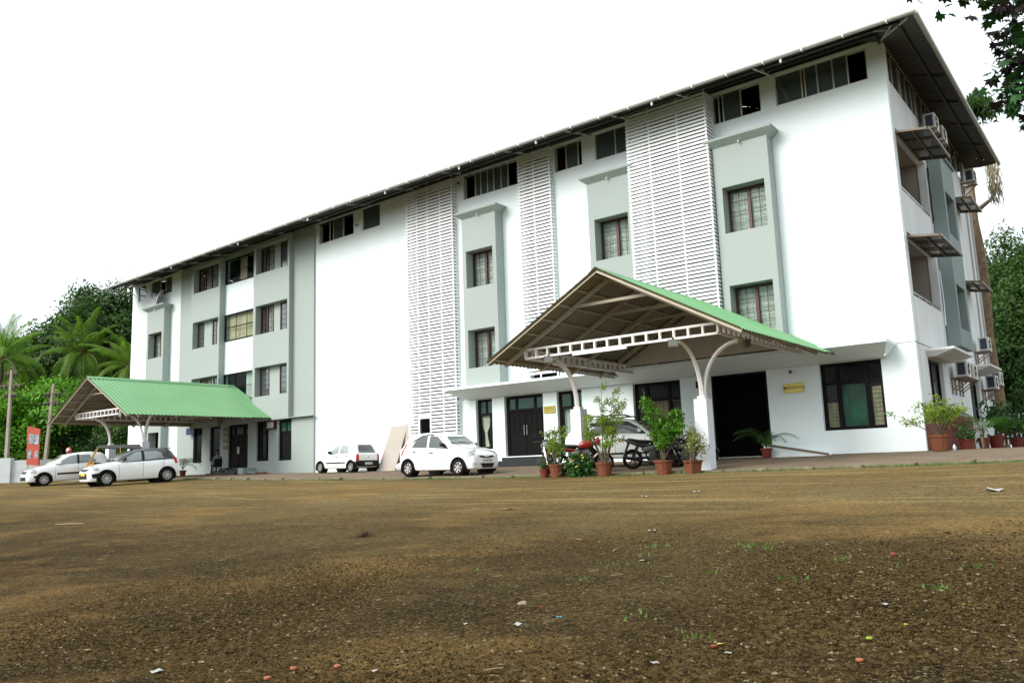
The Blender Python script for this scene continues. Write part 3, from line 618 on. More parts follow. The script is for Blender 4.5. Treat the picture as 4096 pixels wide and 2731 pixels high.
# gutters
def gutter(p, q, warp):
    mb = MB(); P_, Q_ = Vector(p), Vector(q); n = 30
    mb.tube([P_.lerp(Q_, i/n) for i in range(n+1)], .062, 10); return mb.build('gutter', GUTTER, roof, smooth=True, warp=warp)
gutter((EX0, EY0-.05, EZ-.02), (EX1+.05, EY0-.05, EZ-.02), True); gutter((EX1+.05, EY0, EZ-.02), (EX1+.05, EY1, EZ-.02), False)
x = EX0+.6
while x < EX1: mb = MB(); mb.beam((x, EY0-.125, EZ+.02), (x, EY0-.02, EZ-.1), .03, .012); mb.beam((x, EY0-.125, EZ-.1), (x, EY0-.118, EZ+.05), .03, .012); mb.build('gutter_strap', SLAT, roof, warp=True); x += 1.05
for x in (-33, -27.3, -22.3, -17.6, -13.8, -10.4, -6.1, -2.2): mb = MB(); mb.lathe([(.02, -.03), (.035, 0), (.035, .07), (.02, .09)], (x, EY0, EZ-.16), 8); mb.build('eave_lamp', SLAT, roof, warp=True)
# ================================================================== CARPORT CANOPIES
def canopy(label, xc, hw, yf, ze, zr, bx, yb, cols, ztop, lamp=True):
    T = thing('carport_canopy', label, 'carport', (xc, 0, 0), group='green roofed entrance canopies')
    s = (zr-ze)/hw
    for sg, nm in ((1, 'roof_sheet'), (-1, 'roof_sheet')):
        # corrugated sheet, ribs running down the slope; green above, brown below
        n = int(-yf/.165)*4; rows = []
        for i in range(n+1):
            y = yf+(-.02-yf)*i/n; dz = .032 if i % 4 == 0 else 0
            rows.append((Vector((0, y, zr+dz)), Vector((sg*hw, y, ze+dz))))
        for mt, off, nm2 in ((GREENR, .014, 'roof_sheet'), (UNDERM, 0, 'roof_lining')):
            mb = MB()
            for p, q in rows: mb.v += [(p.x, p.y, p.z+off), (q.x, q.y, q.z+off)]
            mb.f = [(2*i, 2*i+2, 2*i+3, 2*i+1) for i in range(n)]; mb.build(nm2, mt, T)
        if sg > 0:   # overlapping short sheets near the wall end
            mb = MB(); w_ = 1.3
            for i in range(int(w_/.05)+1):
                y = -.02-w_*i/(w_/.05)*1.0*0.05/0.05*.05/.05*1 if False else -.02-.05*i; dz = .032 if i % 4 == 0 else 0
                mb.v += [(sg*hw*.52, y, ze+(zr-ze)*.48+.03+dz), (sg*(hw+.01), y, ze+.028+dz)]
            mb.f = [(2*i, 2*i+2, 2*i+3, 2*i+1) for i in range(int(w_/.05))]; mb.build('roof_sheet', GREENR, T)
    mb = MB()
    for sg in (1, -1): mb.add([(0, yf-.02, zr+.06), (sg*.2, yf-.02, zr-.2*s+.045), (sg*.2, -.01, zr-.2*s+.045), (0, -.01, zr+.06)], [(0,1,2,3)])
    mb.build('ridge_cap', GREENR, T)
    # rafters with collar ties, purlins
    ys_ = [yf+.62+(-yf-.75)*i/4 for i in range(5)]
    for y in ys_:
        mb = MB()
        for sg in (1, -1): mb.beam((0, y, zr-.10), (sg*(hw-.12), y, ze+.12*s-.10), .06, .09)
        mb.build('rafter', RAFTER, T); xt = hw*.30
        mb = MB(); mb.beam((-xt, y, zr-.1-xt*s), (xt, y, zr-.1-xt*s), .05, .07); mb.build('collar_tie', RAFTER, T)
    for sg in (1, -1):
        for i in range(7):
            x = sg*(.12+(hw-.3)*i/6); mb = MB(); z = zr-abs(x)*s-.032; mb.box(x-.02, x+.02, yf+.06, -.03, z-.022, z+.022); mb.build('purlin', RAFTER, T)
        mb = MB(); mb.beam((0, yf+.05, zr-.045), (sg*hw, yf+.05, ze-.04), .03, .05 if sg > 0 else .025); mb.build('barge_board', RAFTER, T)
    # ladder trusses: front and both sides
    H = .27
    def ladder(p, q, z, n):
        mb = MB(); P_, Q_ = Vector((*p, z)), Vector((*q, z)); U = Vector((0,0,1))
        mb.beam(P_+U*.025, Q_+U*.025, .07, .05); mb.beam(P_+U*(H-.025), Q_+U*(H-.025), .07, .05)
        for i in range(n+1):
            c = P_.lerp(Q_, i/n); d_ = (Q_-P_).normalized()*.025
            a = .068; sx = abs(d_.x) > abs(d_.y)
            mb.box(c.x-(.025 if sx else a/2), c.x+(.025 if sx else a/2), c.y-(a/2 if sx else .025), c.y+(a/2 if sx else .025), z+.05, z+H-.05)
        mb.build('ladder_truss', TRUSS, T)
    ladder((-bx, yb), (bx, yb), 2.64, 15); ladder((bx, yb+.04), (bx, -.15), 2.64, 22); ladder((-bx, yb+.04), (-bx, -.15), 2.64, 22)
    # gable infill against the wall
    mb = MB(); g = .2
    mb.add([(-hw+.55, -1.15, ze+.55*s-.03), (hw-.55, -1.15, ze+.55*s-.03), (0, -1.15, zr-.03), (-hw+.55, -1.10, ze+.55*s-.03), (hw-.55, -1.10, ze+.55*s-.03), (0, -1.10, zr-.03)], [(0,1,2),(3,5,4),(0,3,4,1),(1,4,5,2),(2,5,3,0)])
    mb.build('gable_panel', mat('cream_panel', (.47, .43, .36), .6, var=.08), T)
    # columns with curved arms
    for cx, cy in cols:
        x = cx-xc; zb = gz(cx, cy)
        mb = MB(); mb.box(x-.155, x+.155, cy-.155, cy+.155, zb-.05, ztop); c_ = mb.build('column', mat('column_paint', (.66, .69, .74), .7, var=.05, bump=.1), T)
        sg = 1 if x > 0 else -1
        for (tx, ty, ox, oy) in ((x, yb+.05, 0, -.06), (sg*bx-sg*.04, cy, sg*.06, 0)):
            for off in (-.0,):
                pts = []
                for i in range(15):
                    t_ = i/14; a_ = t_*PI/2
                    px_ = x+ox+(tx-x-ox)*(1-math.cos(a_)); py_ = cy+oy+(ty-cy-oy)*(1-math.cos(a_)); pz = ztop+.1+(2.62-ztop-.1)*math.sin(a_)
                    pts.append((px_, py_, pz))
                pts = [(x+ox, cy+oy, ztop)]+pts
                mb = MB(); mb.tube(pts, .042, 8); mb.tube([(p[0]+(.05 if oy else 0), p[1]+(.05 if ox else 0), p[2]-.03) for p in pts], .02, 6); mb.build('curved_arm', TRUSS, T, smooth=True)
        mb = MB(); mb.box(x-.09, x+.09, cy-.09, cy+.09, ztop+.001, ztop+.07); mb.build('base_plate', TRUSS, T)
    if lamp:
        mb = MB(); mb.box(-1.15, .35, yb-.045, yb-.005, 2.585, 2.63); mb.build('tube_light', SLAT, T)
    return T
canopy('tall green corrugated canopy before the reception door, seen from below with cream ladder trusses', -5.2, 3.36, -6.85, 2.58, 4.42, 2.6, -6.2, [(-3.6, -5.05), (-7.03, -5.05)], 1.37)
canopy('green corrugated canopy before the grey left wing, sunlit slope facing the yard', -30.02, 3.38, -6.95, 2.48, 4.24, 2.45, -6.2, [(-28.3, -5.3), (-31.1, -5.3)], 1.50, lamp=False)
def floodlight(loc, rz, label):
    T = thing('floodlight', label, 'floodlight', loc, rz, 'floodlights under the canopies')
    mb = MB(); mb.hexa([(-.09, -.05, -.07), (.09, -.05, -.07), (.12, .06, -.09), (-.12, .06, -.09)][::1], [(-.09, -.05, .06), (.09, -.05, .06), (.12, .06, .08), (-.12, .06, .08)]); mb.build('housing', mat('brown_housing', (.10, .075, .05), .6), T)
    mb = MB(); mb.box(-.10, .10, .062, .07, -.07, .06); mb.build('lens', mat('floodlight_glass', (.12, .14, .12), .1, coat=.5), T)
    mb = MB(); mb.beam((0, 0, .07), (0, .02, .14), .05, .02); mb.build('bracket', STEEL, T)
floodlight((-3.62, -6.32, 2.55), PI+.5, 'floodlight on the front truss above the right canopy column'); floodlight((-7.0, -6.32, 2.55), PI+.6, 'floodlight on the front truss above the left column of the reception canopy')
floodlight((-2.48, -5.0, 2.55), -.8, 'dark floodlight on the right side truss of the reception canopy'); floodlight((-28.3, -6.28, 2.6), PI, 'floodlight at the front corner of the far left canopy')

# ================================================================== SMALL FITTINGS
def ac(loc, rz, label, bracket_=True):
    T = thing('air_conditioner', label, 'air conditioner', loc, rz, 'outdoor air conditioner units on the side wall')
    mb = MB(); mb.box(0, .30, -.34, .34, 0, .46); mb.build('casing', mat('ac_casing', (.55, .53, .47), .5, var=.06, dirt=(.3, .26, .2, .5)), T)
    mb = MB(); mb.lathe([(.19, 0), (.19, .012), (.17, .012), (.17, .004)], (.301, -.08, .23), 20, 'x'); mb.lathe([(.05, .004), (.05, .02)], (.301, -.08, .23), 12, 'x')
    mb.build('fan_guard', PIPE, T, smooth=True)
    mb = MB(); mb.lathe([(.168, .001), (.168, .004)], (.301, -.08, .23), 20, 'x'); mb.build('fan', BLACKP, T)
    mb = MB(); mb.box(.05, .25, -.346, -.341, .05, .41); mb.build('coil_grille', mat('ac_coil', (.02, .03, .06), .5), T)
    if bracket_:
        mb = MB()
        for y in (-.25, .25): mb = MB(); mb.beam((-.16, y, -.03), (.33, y, -.03), .035, .05); mb.beam((-.13, y, -.36), (.26, y, -.06), .03, .03); mb.beam((-.14, y, -.5), (-.14, y, .0), .035, .035); mb.build('wall_bracket', mat('rusty_bracket', (.18, .13, .1), .8, var=.3, vscale=9), T)
ac((.16, 4.05, 9.62), 0, 'air conditioner above the topmost awning, nearer of the pair by the top windows')
ac((.16, 5.3, 9.62), 0, 'air conditioner above the topmost awning, farther of the pair by the top windows')
ac((.16, 10.9, 9.75), 0, 'air conditioner hanging just below the far end of the eaves')
ac((.17, 4.45, 2.12), 0, 'air conditioner just behind the nearer ground floor sun shade'); ac((.17, 5.6, 2.12), 0, 'air conditioner second behind the nearer ground floor sun shade')
ac((.17, 9.3, 3.32), 0, 'air conditioner alone above the farther ground floor sun shade'); ac((.17, 9.9, 2.05), 0, 'air conditioner just behind the farther ground floor sun shade'); ac((.17, 11.2, 2.25), 0, 'air conditioner nearest the back corner below the trees')
def plaque(loc, w_, h_, lines, label, group=None, mt=GOLD, tcol=INK, size=.09, cat='sign', fy=None):
    T = thing('wall_sign', label, cat, loc, 0, group); mb = MB(); mb.box(-w_/2, w_/2, -.015, .012, -h_/2, h_/2); mb.build('plate', mt, T)
    for i, (tx, zz, sz, xx) in enumerate(lines): text_part(tx, sz, (xx, -.018, zz), (PI/2, 0, 0), tcol, T)
    return T
P_ = plaque((-3.2, -.02, 1.865), .56, .265, [('RECEPTION', .0, .105, .05)], 'brass sign reading RECEPTION on the white wall beside the dark entrance')
mb = MB(); mb.lathe([(.034, 0), (.034, .004), (.022, .004), (.022, .0)], (-.235, -.021, .01), 18, 'y'); mb.build('emblem', INK, P_)
P_ = plaque((-11.5, -.02, 1.84), .46, .24, [('MATHRUBHOOMI', .055, .05, 0), ('CONFERENCE HALL', -.03, .04, 0)], 'brass sign with two lines on the pillar beside the double door') if False else plaque((-11.5, -.02, 1.84), .46, .24, [], 'brass sign with worn dark lettering on the pillar beside the double door')
for zz, n_ in ((.05, 9), (-.035, 11)):
    mb = MB()
    for i in range(n_): x = -.19+.38*(i+.5)/n_; hh = .028 if zz > 0 else .016; mb.box(x-.011, x+.009, -.0175, -.0155, zz-hh/2, zz+hh/2)
    mb.build('lettering', INK, P_)
for i, z in enumerate((2.17, 1.9, 1.62, 1.32)):
    P_ = plaque((-30.5, -.115, z+.03), .38, .22, [], ['topmost brass plaque', 'second brass plaque from the top', 'third brass plaque from the top', 'lowest brass plaque'][i]+' of the stack left of the far door', 'brass plaques by the far door', mt=mat('dull_brass', (.16, .13, .03), .5, var=.3, vscale=9))
    mb = MB(); 
    for k in range(2): mb.box(-.14, .14, -.018, -.0155, .03-.07*k, .05-.07*k)
    mb.build('lettering', INK, P_)
T = thing('hanging_sign', 'dark blue hanging sign board left of the far entrance', 'sign', (-33.3, -.3, 2.25)); mb = MB(); mb.box(-.36, .36, -.015, .015, -.16, .16); mb.build('board', mat('blue_board', (.006, .015, .09), .5), T)
mb = MB(); mb.beam((-.3, 0, .17), (-.3, .2, .26), .02, .02); mb.beam((.3, 0, .17), (.3, .2, .26), .02, .02); mb.build('hanger', BLACKP, T)
T = thing('window_air_conditioner', 'small brown framed wall box between the two left wing windows', 'air conditioner', (-26.78, -.14, 2.19)); mb = MB(); mb.box(-.28, .28, -.12, .05, -.17, .17); mb.build('frame', MAROON, T); mb = MB(); mb.box(-.23, .23, -.128, -.121, -.12, .13); mb.build('grille', PIPE, T)
def cctv(loc, rz, label):
    T = thing('security_camera', label, 'camera', loc, rz); mb = MB(); mb.box(-.04, .04, -.02, .0, -.04, .04); mb.tube([(0, -.02, 0), (0, -.07, .02)], .012, 6); mb.build('mount', PIPE, T)
    mb = MB(); mb.tube([(0, -.05, .03), (.02, -.19, .0)], .035, 10); mb.build('body', BLACKP, T, smooth=True)
cctv((-3.25, 0, 2.30), .2, 'small dark camera above the reception sign'); cctv((-21.2, 0, 10.35), .6, 'black camera on the top wall between two windows'); cctv((-15.32, 0, 10.75), .3, 'small camera on the top wall beside the left slatted screen')
T = thing('wall_speaker', 'small black wall lamp box left of the reception entrance', 'lamp', (-6.0, 0, 2.2)); mb = MB(); mb.box(-.07, .07, -.1, 0, -.1, .1); mb.build('case', BLACKP, T)
T = thing('satellite_dish', 'grey satellite dish standing on the grey pier cap at the far left', 'satellite dish', (-36.6, -.35, 9.12), -.7)
mb = MB(); mb.lathe([(.01, .0), (.15, .015), (.30, .06), (.46, .14), (.47, .145), (.3, .075), (.1, .03)], (0, 0, 0), 22, 'y'); d = mb.build('dish', mat('dish_grey', (.62, .62, .62), .5), T, smooth=True); d.location = (-.1, -.1, .52); d.rotation_euler = (-.35, 0, .0)
mb = MB(); mb.tube([(0, 0, 0), (-.02, 0, .45), (-.1, -.05, .52)], .02, 6); mb.tube([(-.12, -.1, .3), (-.35, -.55, .62)], .012, 5); mb.box(-.39, -.31, -.6, -.5, .58, .66); mb.build('mast', PIPE, T)
# leaning grey boards by the white wall
BRD = mat('grey_board', (.36, .32, .28), .8, var=.08, vscale=1.2, dirt=(.24, .2, .16, .5), dscale=.8)
for (x, dx, lab, g) in ((-19.0, 0, 'front grey board sheet leaning against the white wall', 1), (-18.66, .1, 'rear grey board sheet leaning behind the front one', 1)):
    b0 = Vector((x, -.95+dx*3, zw(x)-.06)); t0 = Vector((x-.16 if not dx else x+.12, -.07-dx*.2, 1.70+dx*.3)); wv = Vector((.92, .0, 0)); n_ = Vector((0, .02, .012))
    mb = MB(); tag(mb.hexa([b0, b0+wv, b0+wv+Vector((0,.03,0)), b0+Vector((0,.03,0))], [t0, t0+wv, t0+wv+Vector((0,.03,0)), t0+Vector((0,.03,0))]).build('leaning_board', BRD), lab, 'board', 'boards leaning on the wall')
T = thing('cement_sack', 'crumpled white sack on the ground between the leaning boards and the white hatchback', 'sack', (-17.75, -.9, zw(-17)-.04), .3)
bm = bmesh.new(); bmesh.ops.create_icosphere(bm, subdivisions=3, radius=.22)
for v in bm.verts: v.co.z = max(v.co.z, -.12)*.8+.1; v.co *= 1+.12*math.sin(v.co.x*31)*math.cos(v.co.y*27+v.co.z*19)
me = bpy.data.meshes.new('sack'); bm.to_mesh(me); bm.free(); me.materials.append(mat('sack_white', (.6, .6, .62), .8)); inst('sack', me, T)
for i in range(9):
    x = -22.3+i*.42; mb = MB(); h_ = .16+.1*((i*7) % 3); mb.hexa([(x, -.42, -.06), (x+.34, -.42, -.06), (x+.36, -.36, -.06), (x+.02, -.36, -.06)], [(x+.05, -.1, h_), (x+.3, -.08, h_-.02), (x+.32, -.04, h_-.02), (x+.07, -.06, h_)])
    tag(mb.build('stone_slab', mat('pale_slab', (.5, .52, .54), .7, var=.2, vscale=6)), 'pale broken slab leaning at the foot of the white wall behind the hatchback', 'slab', 'slabs at the wall foot')
tag(MB().box(-27.45, -26.9, -.5, -.3, .03, .11).build('brick_stack', RED), 'low red brick slab on the pavement right of the far steps', 'brick')

# ================================================================== VEHICLES
def smooth_interp(xs_, ys_, x):
    i = max(0, min(len(xs_)-2, int(np.searchsorted(xs_, x)-1))); h = xs_[i+1]-xs_[i]; t = (x-xs_[i])/h
    def m_(k):
        if k == 0: return (ys_[1]-ys_[0])/(xs_[1]-xs_[0])
        if k == len(xs_)-1: return (ys_[-1]-ys_[-2])/(xs_[-1]-xs_[-2])
        a = (ys_[k]-ys_[k-1])/(xs_[k]-xs_[k-1]); b = (ys_[k+1]-ys_[k])/(xs_[k+1]-xs_[k])
        return 0 if a*b <= 0 else 2*a*b/(a+b)
    a, b = m_(i), m_(i+1); return ys_[i]*(1+2*t)*(1-t)**2+h*a*t*(1-t)**2+ys_[i+1]*t*t*(3-2*t)+h*b*t*t*(t-1)
def car_body(st, mt, T, wheels, R, roofmt=None, roofx=None):
    """st rows: x, zbot, z_belt, z_roof, half width at belt, half width at roof"""
    A = np.array(sorted(st), float); X = A[:, 0]
    N_ = 72; xs_ = np.concatenate([[X[0]], X[0]+(X[-1]-X[0])*(1-np.cos(np.linspace(0, PI, N_)))/2*1.0])
    xs_ = np.unique(np.round(xs_, 5)); V = []; ring = 0
    for x in xs_:
        zb, zl, zr, wb, wr = [smooth_interp(X, A[:, k], x) for k in range(1, 6)]
        zm = zb+(zl-zb)*.45
        half = [(0, zb), (wb*.80, zb), (wb*.93, zb+.03), (wb*.985, zb+.12), (wb*1.0, zm), (wb*1.005, zm+(zl-zm)*.45), (wb*.985, zl-.035), (wb*.955, zl)]
        g = zr-zl
        half += [(wb*.955+(wr-wb*.955)*.33+.012, zl+g*.35), (wb*.955+(wr-wb*.955)*.68+.016, zl+g*.68), (wr+.0, zl+g*.9), (wr*.9, zl+g*.965), (wr*.6, zl+g*.995), (0, zr)]
        full = half+[(-a, b) for a, b in reversed(half[1:-1])]; ring = len(full)
        V += [(x, a, b) for a, b in full]
    M = len(xs_); F = [(i*ring+k, i*ring+(k+1) % ring, (i+1)*ring+(k+1) % ring, (i+1)*ring+k) for i in range(M-1) for k in range(ring)]
    F += [tuple(range(ring)), tuple((M-1)*ring+k for k in reversed(range(ring)))]
    me = bpy.data.meshes.new('body'); me.from_pydata(V, [], F); me.materials.append(mt)
    bm = bmesh.new(); bm.from_mesh(me); bmesh.ops.recalc_face_normals(bm, faces=bm.faces)
    bmesh.ops.triangulate(bm, faces=[f for f in bm.faces if len(f.verts) > 4]); bm.to_mesh(me); bm.free()
    bvh = BVHTree.FromPolygons([Vector(v) for v in V], F)
    o = bpy.data.objects.new('body', me); COL.objects.link(o)
    # wheel wells
    cut = MB()
    for wx, wy in wheels: s_ = 1 if wy > 0 else -1; cut.lathe([(R*1.2, wy-s_*.20), (R*1.2, wy+s_*.4)], (wx, 0, R), 28, 'y')
    c = cut.build('cut', mt); md = o.modifiers.new('b', 'BOOLEAN'); md.object = c; md.operation = 'DIFFERENCE'; md.solver = 'EXACT'
    dg = bpy.context.evaluated_depsgraph_get(); dg.update(); nm = bpy.data.meshes.new_from_object(o.evaluated_get(dg)); o.modifiers.clear(); bpy.data.objects.remove(c)
    if len(nm.polygons) > 100: o.data = nm
    nm.name = 'body'; o.data.polygons.foreach_set('use_smooth', [True]*len(o.data.polygons)); o.data.set_sharp_from_angle(angle=math.radians(38)); o.parent = T
    if roofmt:
        o.data.materials.append(roofmt)
        for p in o.data.polygons:
            if roofx(p.center): p.material_index = 1
    for wx, wy in wheels:
        mb = MB(); s_ = 1 if wy > 0 else -1; mb.lathe([(R*1.17, wy-s_*.195), (R*1.17, wy-s_*.19)], (wx, 0, R), 20, 'y')
        n = 16
        for i in range(n):
            a0, a1 = PI*(i/n*1.3-.15), PI*((i+1)/n*1.3-.15); r_ = R*1.185; y1 = wy+s_*.085
            mb.add([(wx+r_*math.cos(a0), wy-s_*.19, R+r_*math.sin(a0)), (wx+r_*math.cos(a1), wy-s_*.19, R+r_*math.sin(a1)), (wx+r_*math.cos(a1), y1, R+r_*math.sin(a1)), (wx+r_*math.cos(a0), y1, R+r_*math.sin(a0))], [(0,1,2,3)])
        mb.build('wheel_arch_liner', BLACKP, T)
    return bvh
def patch(bvh, ang, poly, mt, T, name, off=.006, step=.07, zoff=0, up=0, ref=0, **kw):
    a = math.radians(ang); d = Vector((math.cos(a), math.sin(a), 0)); e = Vector((-math.sin(a), math.cos(a), 0)); D = (d+Vector((0,0,up))).normalized()
    bm = bmesh.new(); vs_ = [bm.verts.new((s_, z, 0)) for s_, z in poly]; bm.faces.new(vs_)
    s0 = min(p[0] for p in poly); s1 = max(p[0] for p in poly); z0 = min(p[1] for p in poly); z1 = max(p[1] for p in poly)
    q = s0+step
    while q < s1-.01: bmesh.ops.bisect_plane(bm, geom=bm.verts[:]+bm.edges[:]+bm.faces[:], plane_co=(q,0,0), plane_no=(1,0,0)); q += step
    q = z0+step
    while q < z1-.01: bmesh.ops.bisect_plane(bm, geom=bm.verts[:]+bm.edges[:]+bm.faces[:], plane_co=(0,q,0), plane_no=(0,1,0)); q += step
    P = {}; last = None; bad = []
    for v in bm.verts:
        o_ = e*v.co.x+Vector((0,0,v.co.y))+d*ref; h = bvh.ray_cast(o_+D*6, -D)
        if h[0] is None: bad.append(v); continue
        n_ = h[1] if h[1].dot(D) > 0 else -h[1]; P[v] = h[0]+n_*off*.5+D*off*.6
    for v in bad:
        if P: k = min(P, key=lambda u: (u.co-v.co).length); P[v] = P[k]+(e*(v.co.x-k.co.x)+Vector((0,0,v.co.y-k.co.y)))
        else: P[v] = e*v.co.x+Vector((0,0,v.co.y))
    for v, p in P.items(): pass
    for v in list(P): v.co = P[v]
    me = bpy.data.meshes.new(name); bmesh.ops.recalc_face_normals(bm, faces=bm.faces); bm.to_mesh(me); bm.free(); me.materials.append(mt)
    me.polygons.foreach_set('use_smooth', [True]*len(me.polygons)); o = bpy.data.objects.new(name, me); COL.objects.link(o); o.parent = T; tag(o, **kw); return o
def wheel(T, wx, wy, R, w_=.17, spokes=8, rm=RIM, capm=None, name='wheel'):
    s_ = 1 if wy > 0 else -1
    mb = MB(); k = R; mb.lathe([(k*.66, w_/2), (k*.9, w_/2), (k*.985, w_/2*.75), (k, w_*.25), (k, -w_*.25), (k*.985, -w_/2*.75), (k*.9, -w_/2), (k*.66, -w_/2), (k*.66, w_/2)], (0,0,0), 28, 'y', cap=False)
    o = mb.build(name, RUBBER, T, smooth=True); o.location = (wx, wy, R)
    mb = MB(); y = s_*w_*.36
    mb.lathe([(k*.67, y), (k*.60, y+s_*.012), (k*.57, y-s_*.02), (k*.57, y-s_*.05), (k*.67, y-s_*.05)], (0,0,0), 28, 'y', cap=False); mb.lathe([(k*.15, y-s_*.02), (k*.15, y+s_*.012), (k*.05, y+s_*.016)], (0,0,0), 14, 'y')
    for i in range(spokes):
        a = 2*PI*i/spokes; c_, n_ = math.cos(a), math.sin(a); wd = k*.6*math.sin(PI/spokes)*.62
        p0 = Vector((c_*k*.1, y-s_*.008, n_*k*.1)); p1 = Vector((c_*k*.6, y-s_*.0, n_*k*.6)); t = Vector((-n_, 0, c_))
        mb.add([p0-t*wd*.35, p0+t*wd*.35, p1+t*wd*.7, p1-t*wd*.7]+[q-Vector((0, s_*.02, 0)) for q in (p0-t*wd*.35, p0+t*wd*.35, p1+t*wd*.7, p1-t*wd*.7)], [(0,1,2,3),(0,3,7,4),(1,0,4,5),(2,1,5,6),(3,2,6,7)])
    mb.build('rim', rm, o)
    mb = MB(); mb.lathe([(k*.56, y-s_*.052), (k*.56, y-s_*.05)], (0,0,0), 20, 'y'); mb.build('brake_disc', BLACKP, o)
    return o
def paint(name, col): return mat(name, col, .28, spec=.5, coat=.8, var=.015, vscale=2, dirt=(.35, .27, .17, .12), dscale=1.5)
CARW = paint('white_car_paint', (.86, .875, .88)); DARKROOF = paint('dark_grey_roof_paint', (.035, .04, .045))
def place(T, p, q, wb_c):   # p front axle ground point, q rear; orient along p-q
    pass
def vehicle(name, label, cat, fx, fy, rx, ry, wb, scale, sidew, group=None):
    """front and rear near-side wheel contact points; sidew = +y or -y half track of that side"""
    f = Vector((fx, fy, 0)); r = Vector((rx, ry, 0)); d = (f-r).normalized(); mid = (f+r)/2; lat = Vector((-d.y, d.x, 0)); c = mid-lat*sidew*scale
    z = (gz(fx, fy)+gz(rx, ry))/2; T = thing(name, label, cat, (c.x, c.y, z), math.atan2(d.y, d.x), group, scale)
    pit = math.atan2(gz(fx, fy)-gz(rx, ry), (f-r).length); T.rotation_euler = (0, -pit, math.atan2(d.y, d.x)); return T
def mirror(T, x, y, z, mt, s_=1):
    mb = MB(); sg = 1 if y > 0 else -1
    mb.hexa([(x-.05, y, z-.05), (x+.07, y, z-.05), (x+.05, y+sg*.17, z-.05), (x-.05, y+sg*.17, z-.05)], [(x-.05, y, z+.06), (x+.04, y, z+.05), (x+.02, y+sg*.17, z+.06), (x-.05, y+sg*.17, z+.08)])
    mb.build('wing_mirror', mt, T)
def handle(bvh, ang, s_, z, mt, T, w_=.09): patch(bvh, ang, [(s_-w_, z-.018), (s_+w_, z-.018), (s_+w_, z+.018), (s_-w_, z+.018)], mt, T, 'door_handle', off=.02)
SEAM = mat('panel_seam', (.10, .10, .10), .7)
def seam(bvh, ang, pts, T, w_=.006):
    for (s0, z0), (s1, z1) in zip(pts, pts[1:]):
        v = Vector((s1-s0, z1-z0)).normalized(); n_ = Vector((-v.y, v.x))*w_
        patch(bvh, ang, [(s0-n_.x, z0-n_.y), (s1-n_.x, z1-n_.y), (s1+n_.x, z1+n_.y), (s0+n_.x, z0+n_.y)], SEAM, T, 'door_seam', off=.003, step=.12)
def mir(poly): return [(-s_, z) for s_, z in reversed(poly)]
def hatch(T, kind):
    """x forward; front axle at +wb/2"""
    K = kind; L = K['L']; wb = K['wb']; H = K['H']; W = K['W']/2; fo = K['fo']; xf = wb/2+fo; xr = xf-L; R = K['R']; zb = K.get('zb', .19); bz = K['belt']
    st = [(xr, .42, bz-.22, bz-.20, W*.80, W*.62), (xr+.03, .30, bz-.06, bz-.03, W*.90, W*.70), (xr+.12, zb+.04, bz+.02, bz+.10, W*.955, W*.72),
          (xr+K['rw'], zb, bz+.02, H-.085, W*.975, W*.74), (xr+K['rw']+.18, zb, bz+.01, H-.04, W*.99, W*.76), (xr+K['rw']+.7, zb, bz, H, W, W*.78), (K['ax']-.55, zb, bz-.01, H-.005, W, W*.78), (K['ax'], zb, bz-.02, H-.07, W, W*.77),
          (K['cx']-.25, zb, bz-.03, bz+.24, W*.99, W*.80), (K['cx'], zb, bz-.045, bz+.035, W*.985, W*.82), (K['cx']+.35, zb, bz-.09, bz-.02, W*.97, W*.80), (xf-.28, zb+.01, bz-.19, bz-.115, W*.93, W*.74), (xf-.1, zb+.02, bz-.27, bz-.22, W*.84, W*.66), (xf-.025, zb+.04, bz-.36, bz-.33, W*.72, W*.56), (xf, .30, bz-.47, bz-.45, W*.60, W*.48)]
    wy = W-.075; wh = [(wb/2, wy), (wb/2, -wy), (-wb/2, wy), (-wb/2, -wy)]
    bvh = car_body(st, K['paint'], T, wh, R, K.get('roofm'), K.get('roofx'))
    for x, y in wh: wheel(T, x, y, R, spokes=K.get('spokes', 8))
    G = K['glass']
    for ang, f_ in ((90, -1), (-90, 1)):
        for poly in K['side']:
            p_ = [(f_*s_, z) for s_, z in poly]; patch(bvh, ang, p_, G, T, 'side_window', off=.008)
        if K.get('trim'):
            for poly in K['trim']: patch(bvh, ang, [(f_*s_, z) for s_, z in poly], BLACKP, T, 'window_trim', off=.004)
        for s_, z in K['handles']: handle(bvh, ang, f_*s_, z, K.get('hm', BLACKP), T)
        for pts in K['seams']: seam(bvh, ang, [(f_*s_, z) for s_, z in pts], T)
        if K.get('molding'): patch(bvh, ang, [(f_*s_, z) for s_, z in K['molding']], BLACKP, T, 'side_moulding', off=.012)
        if K.get('taill'): patch(bvh, ang, [(f_*s_, z) for s_, z in K['taill']], REDLENS, T, 'tail_light', off=.01)
        mirror(T, K['cx']-.32, (W-.06)*(1 if ang > 0 else -1), bz+.10, K.get('mm', BLACKP))
    wsh = K['ws']; patch(bvh, 0, wsh, CARGM, T, 'windscreen', up=.5, ref=(K['ax']+K['cx'])/2); patch(bvh, 180, K['rs'], K.get('rglass', GLASS), T, 'rear_window', up=.1, ref=-(xr+.2))
    mb = MB(); mb.tube([(K['cx']-.03, .25, bz+.085), (K['cx']-.18, -.1, bz+.2)], .008, 5); mb.tube([(K['cx']-.03, -.2, bz+.085), (K['cx']-.16, -.5, bz+.17)], .008, 5); mb.build('wiper', BLACKP, T)
    for ang, pl, mt, nm in K['front']: patch(bvh, ang, pl, mt, T, nm, off=.012, step=.05)
    return bvh, xf, xr
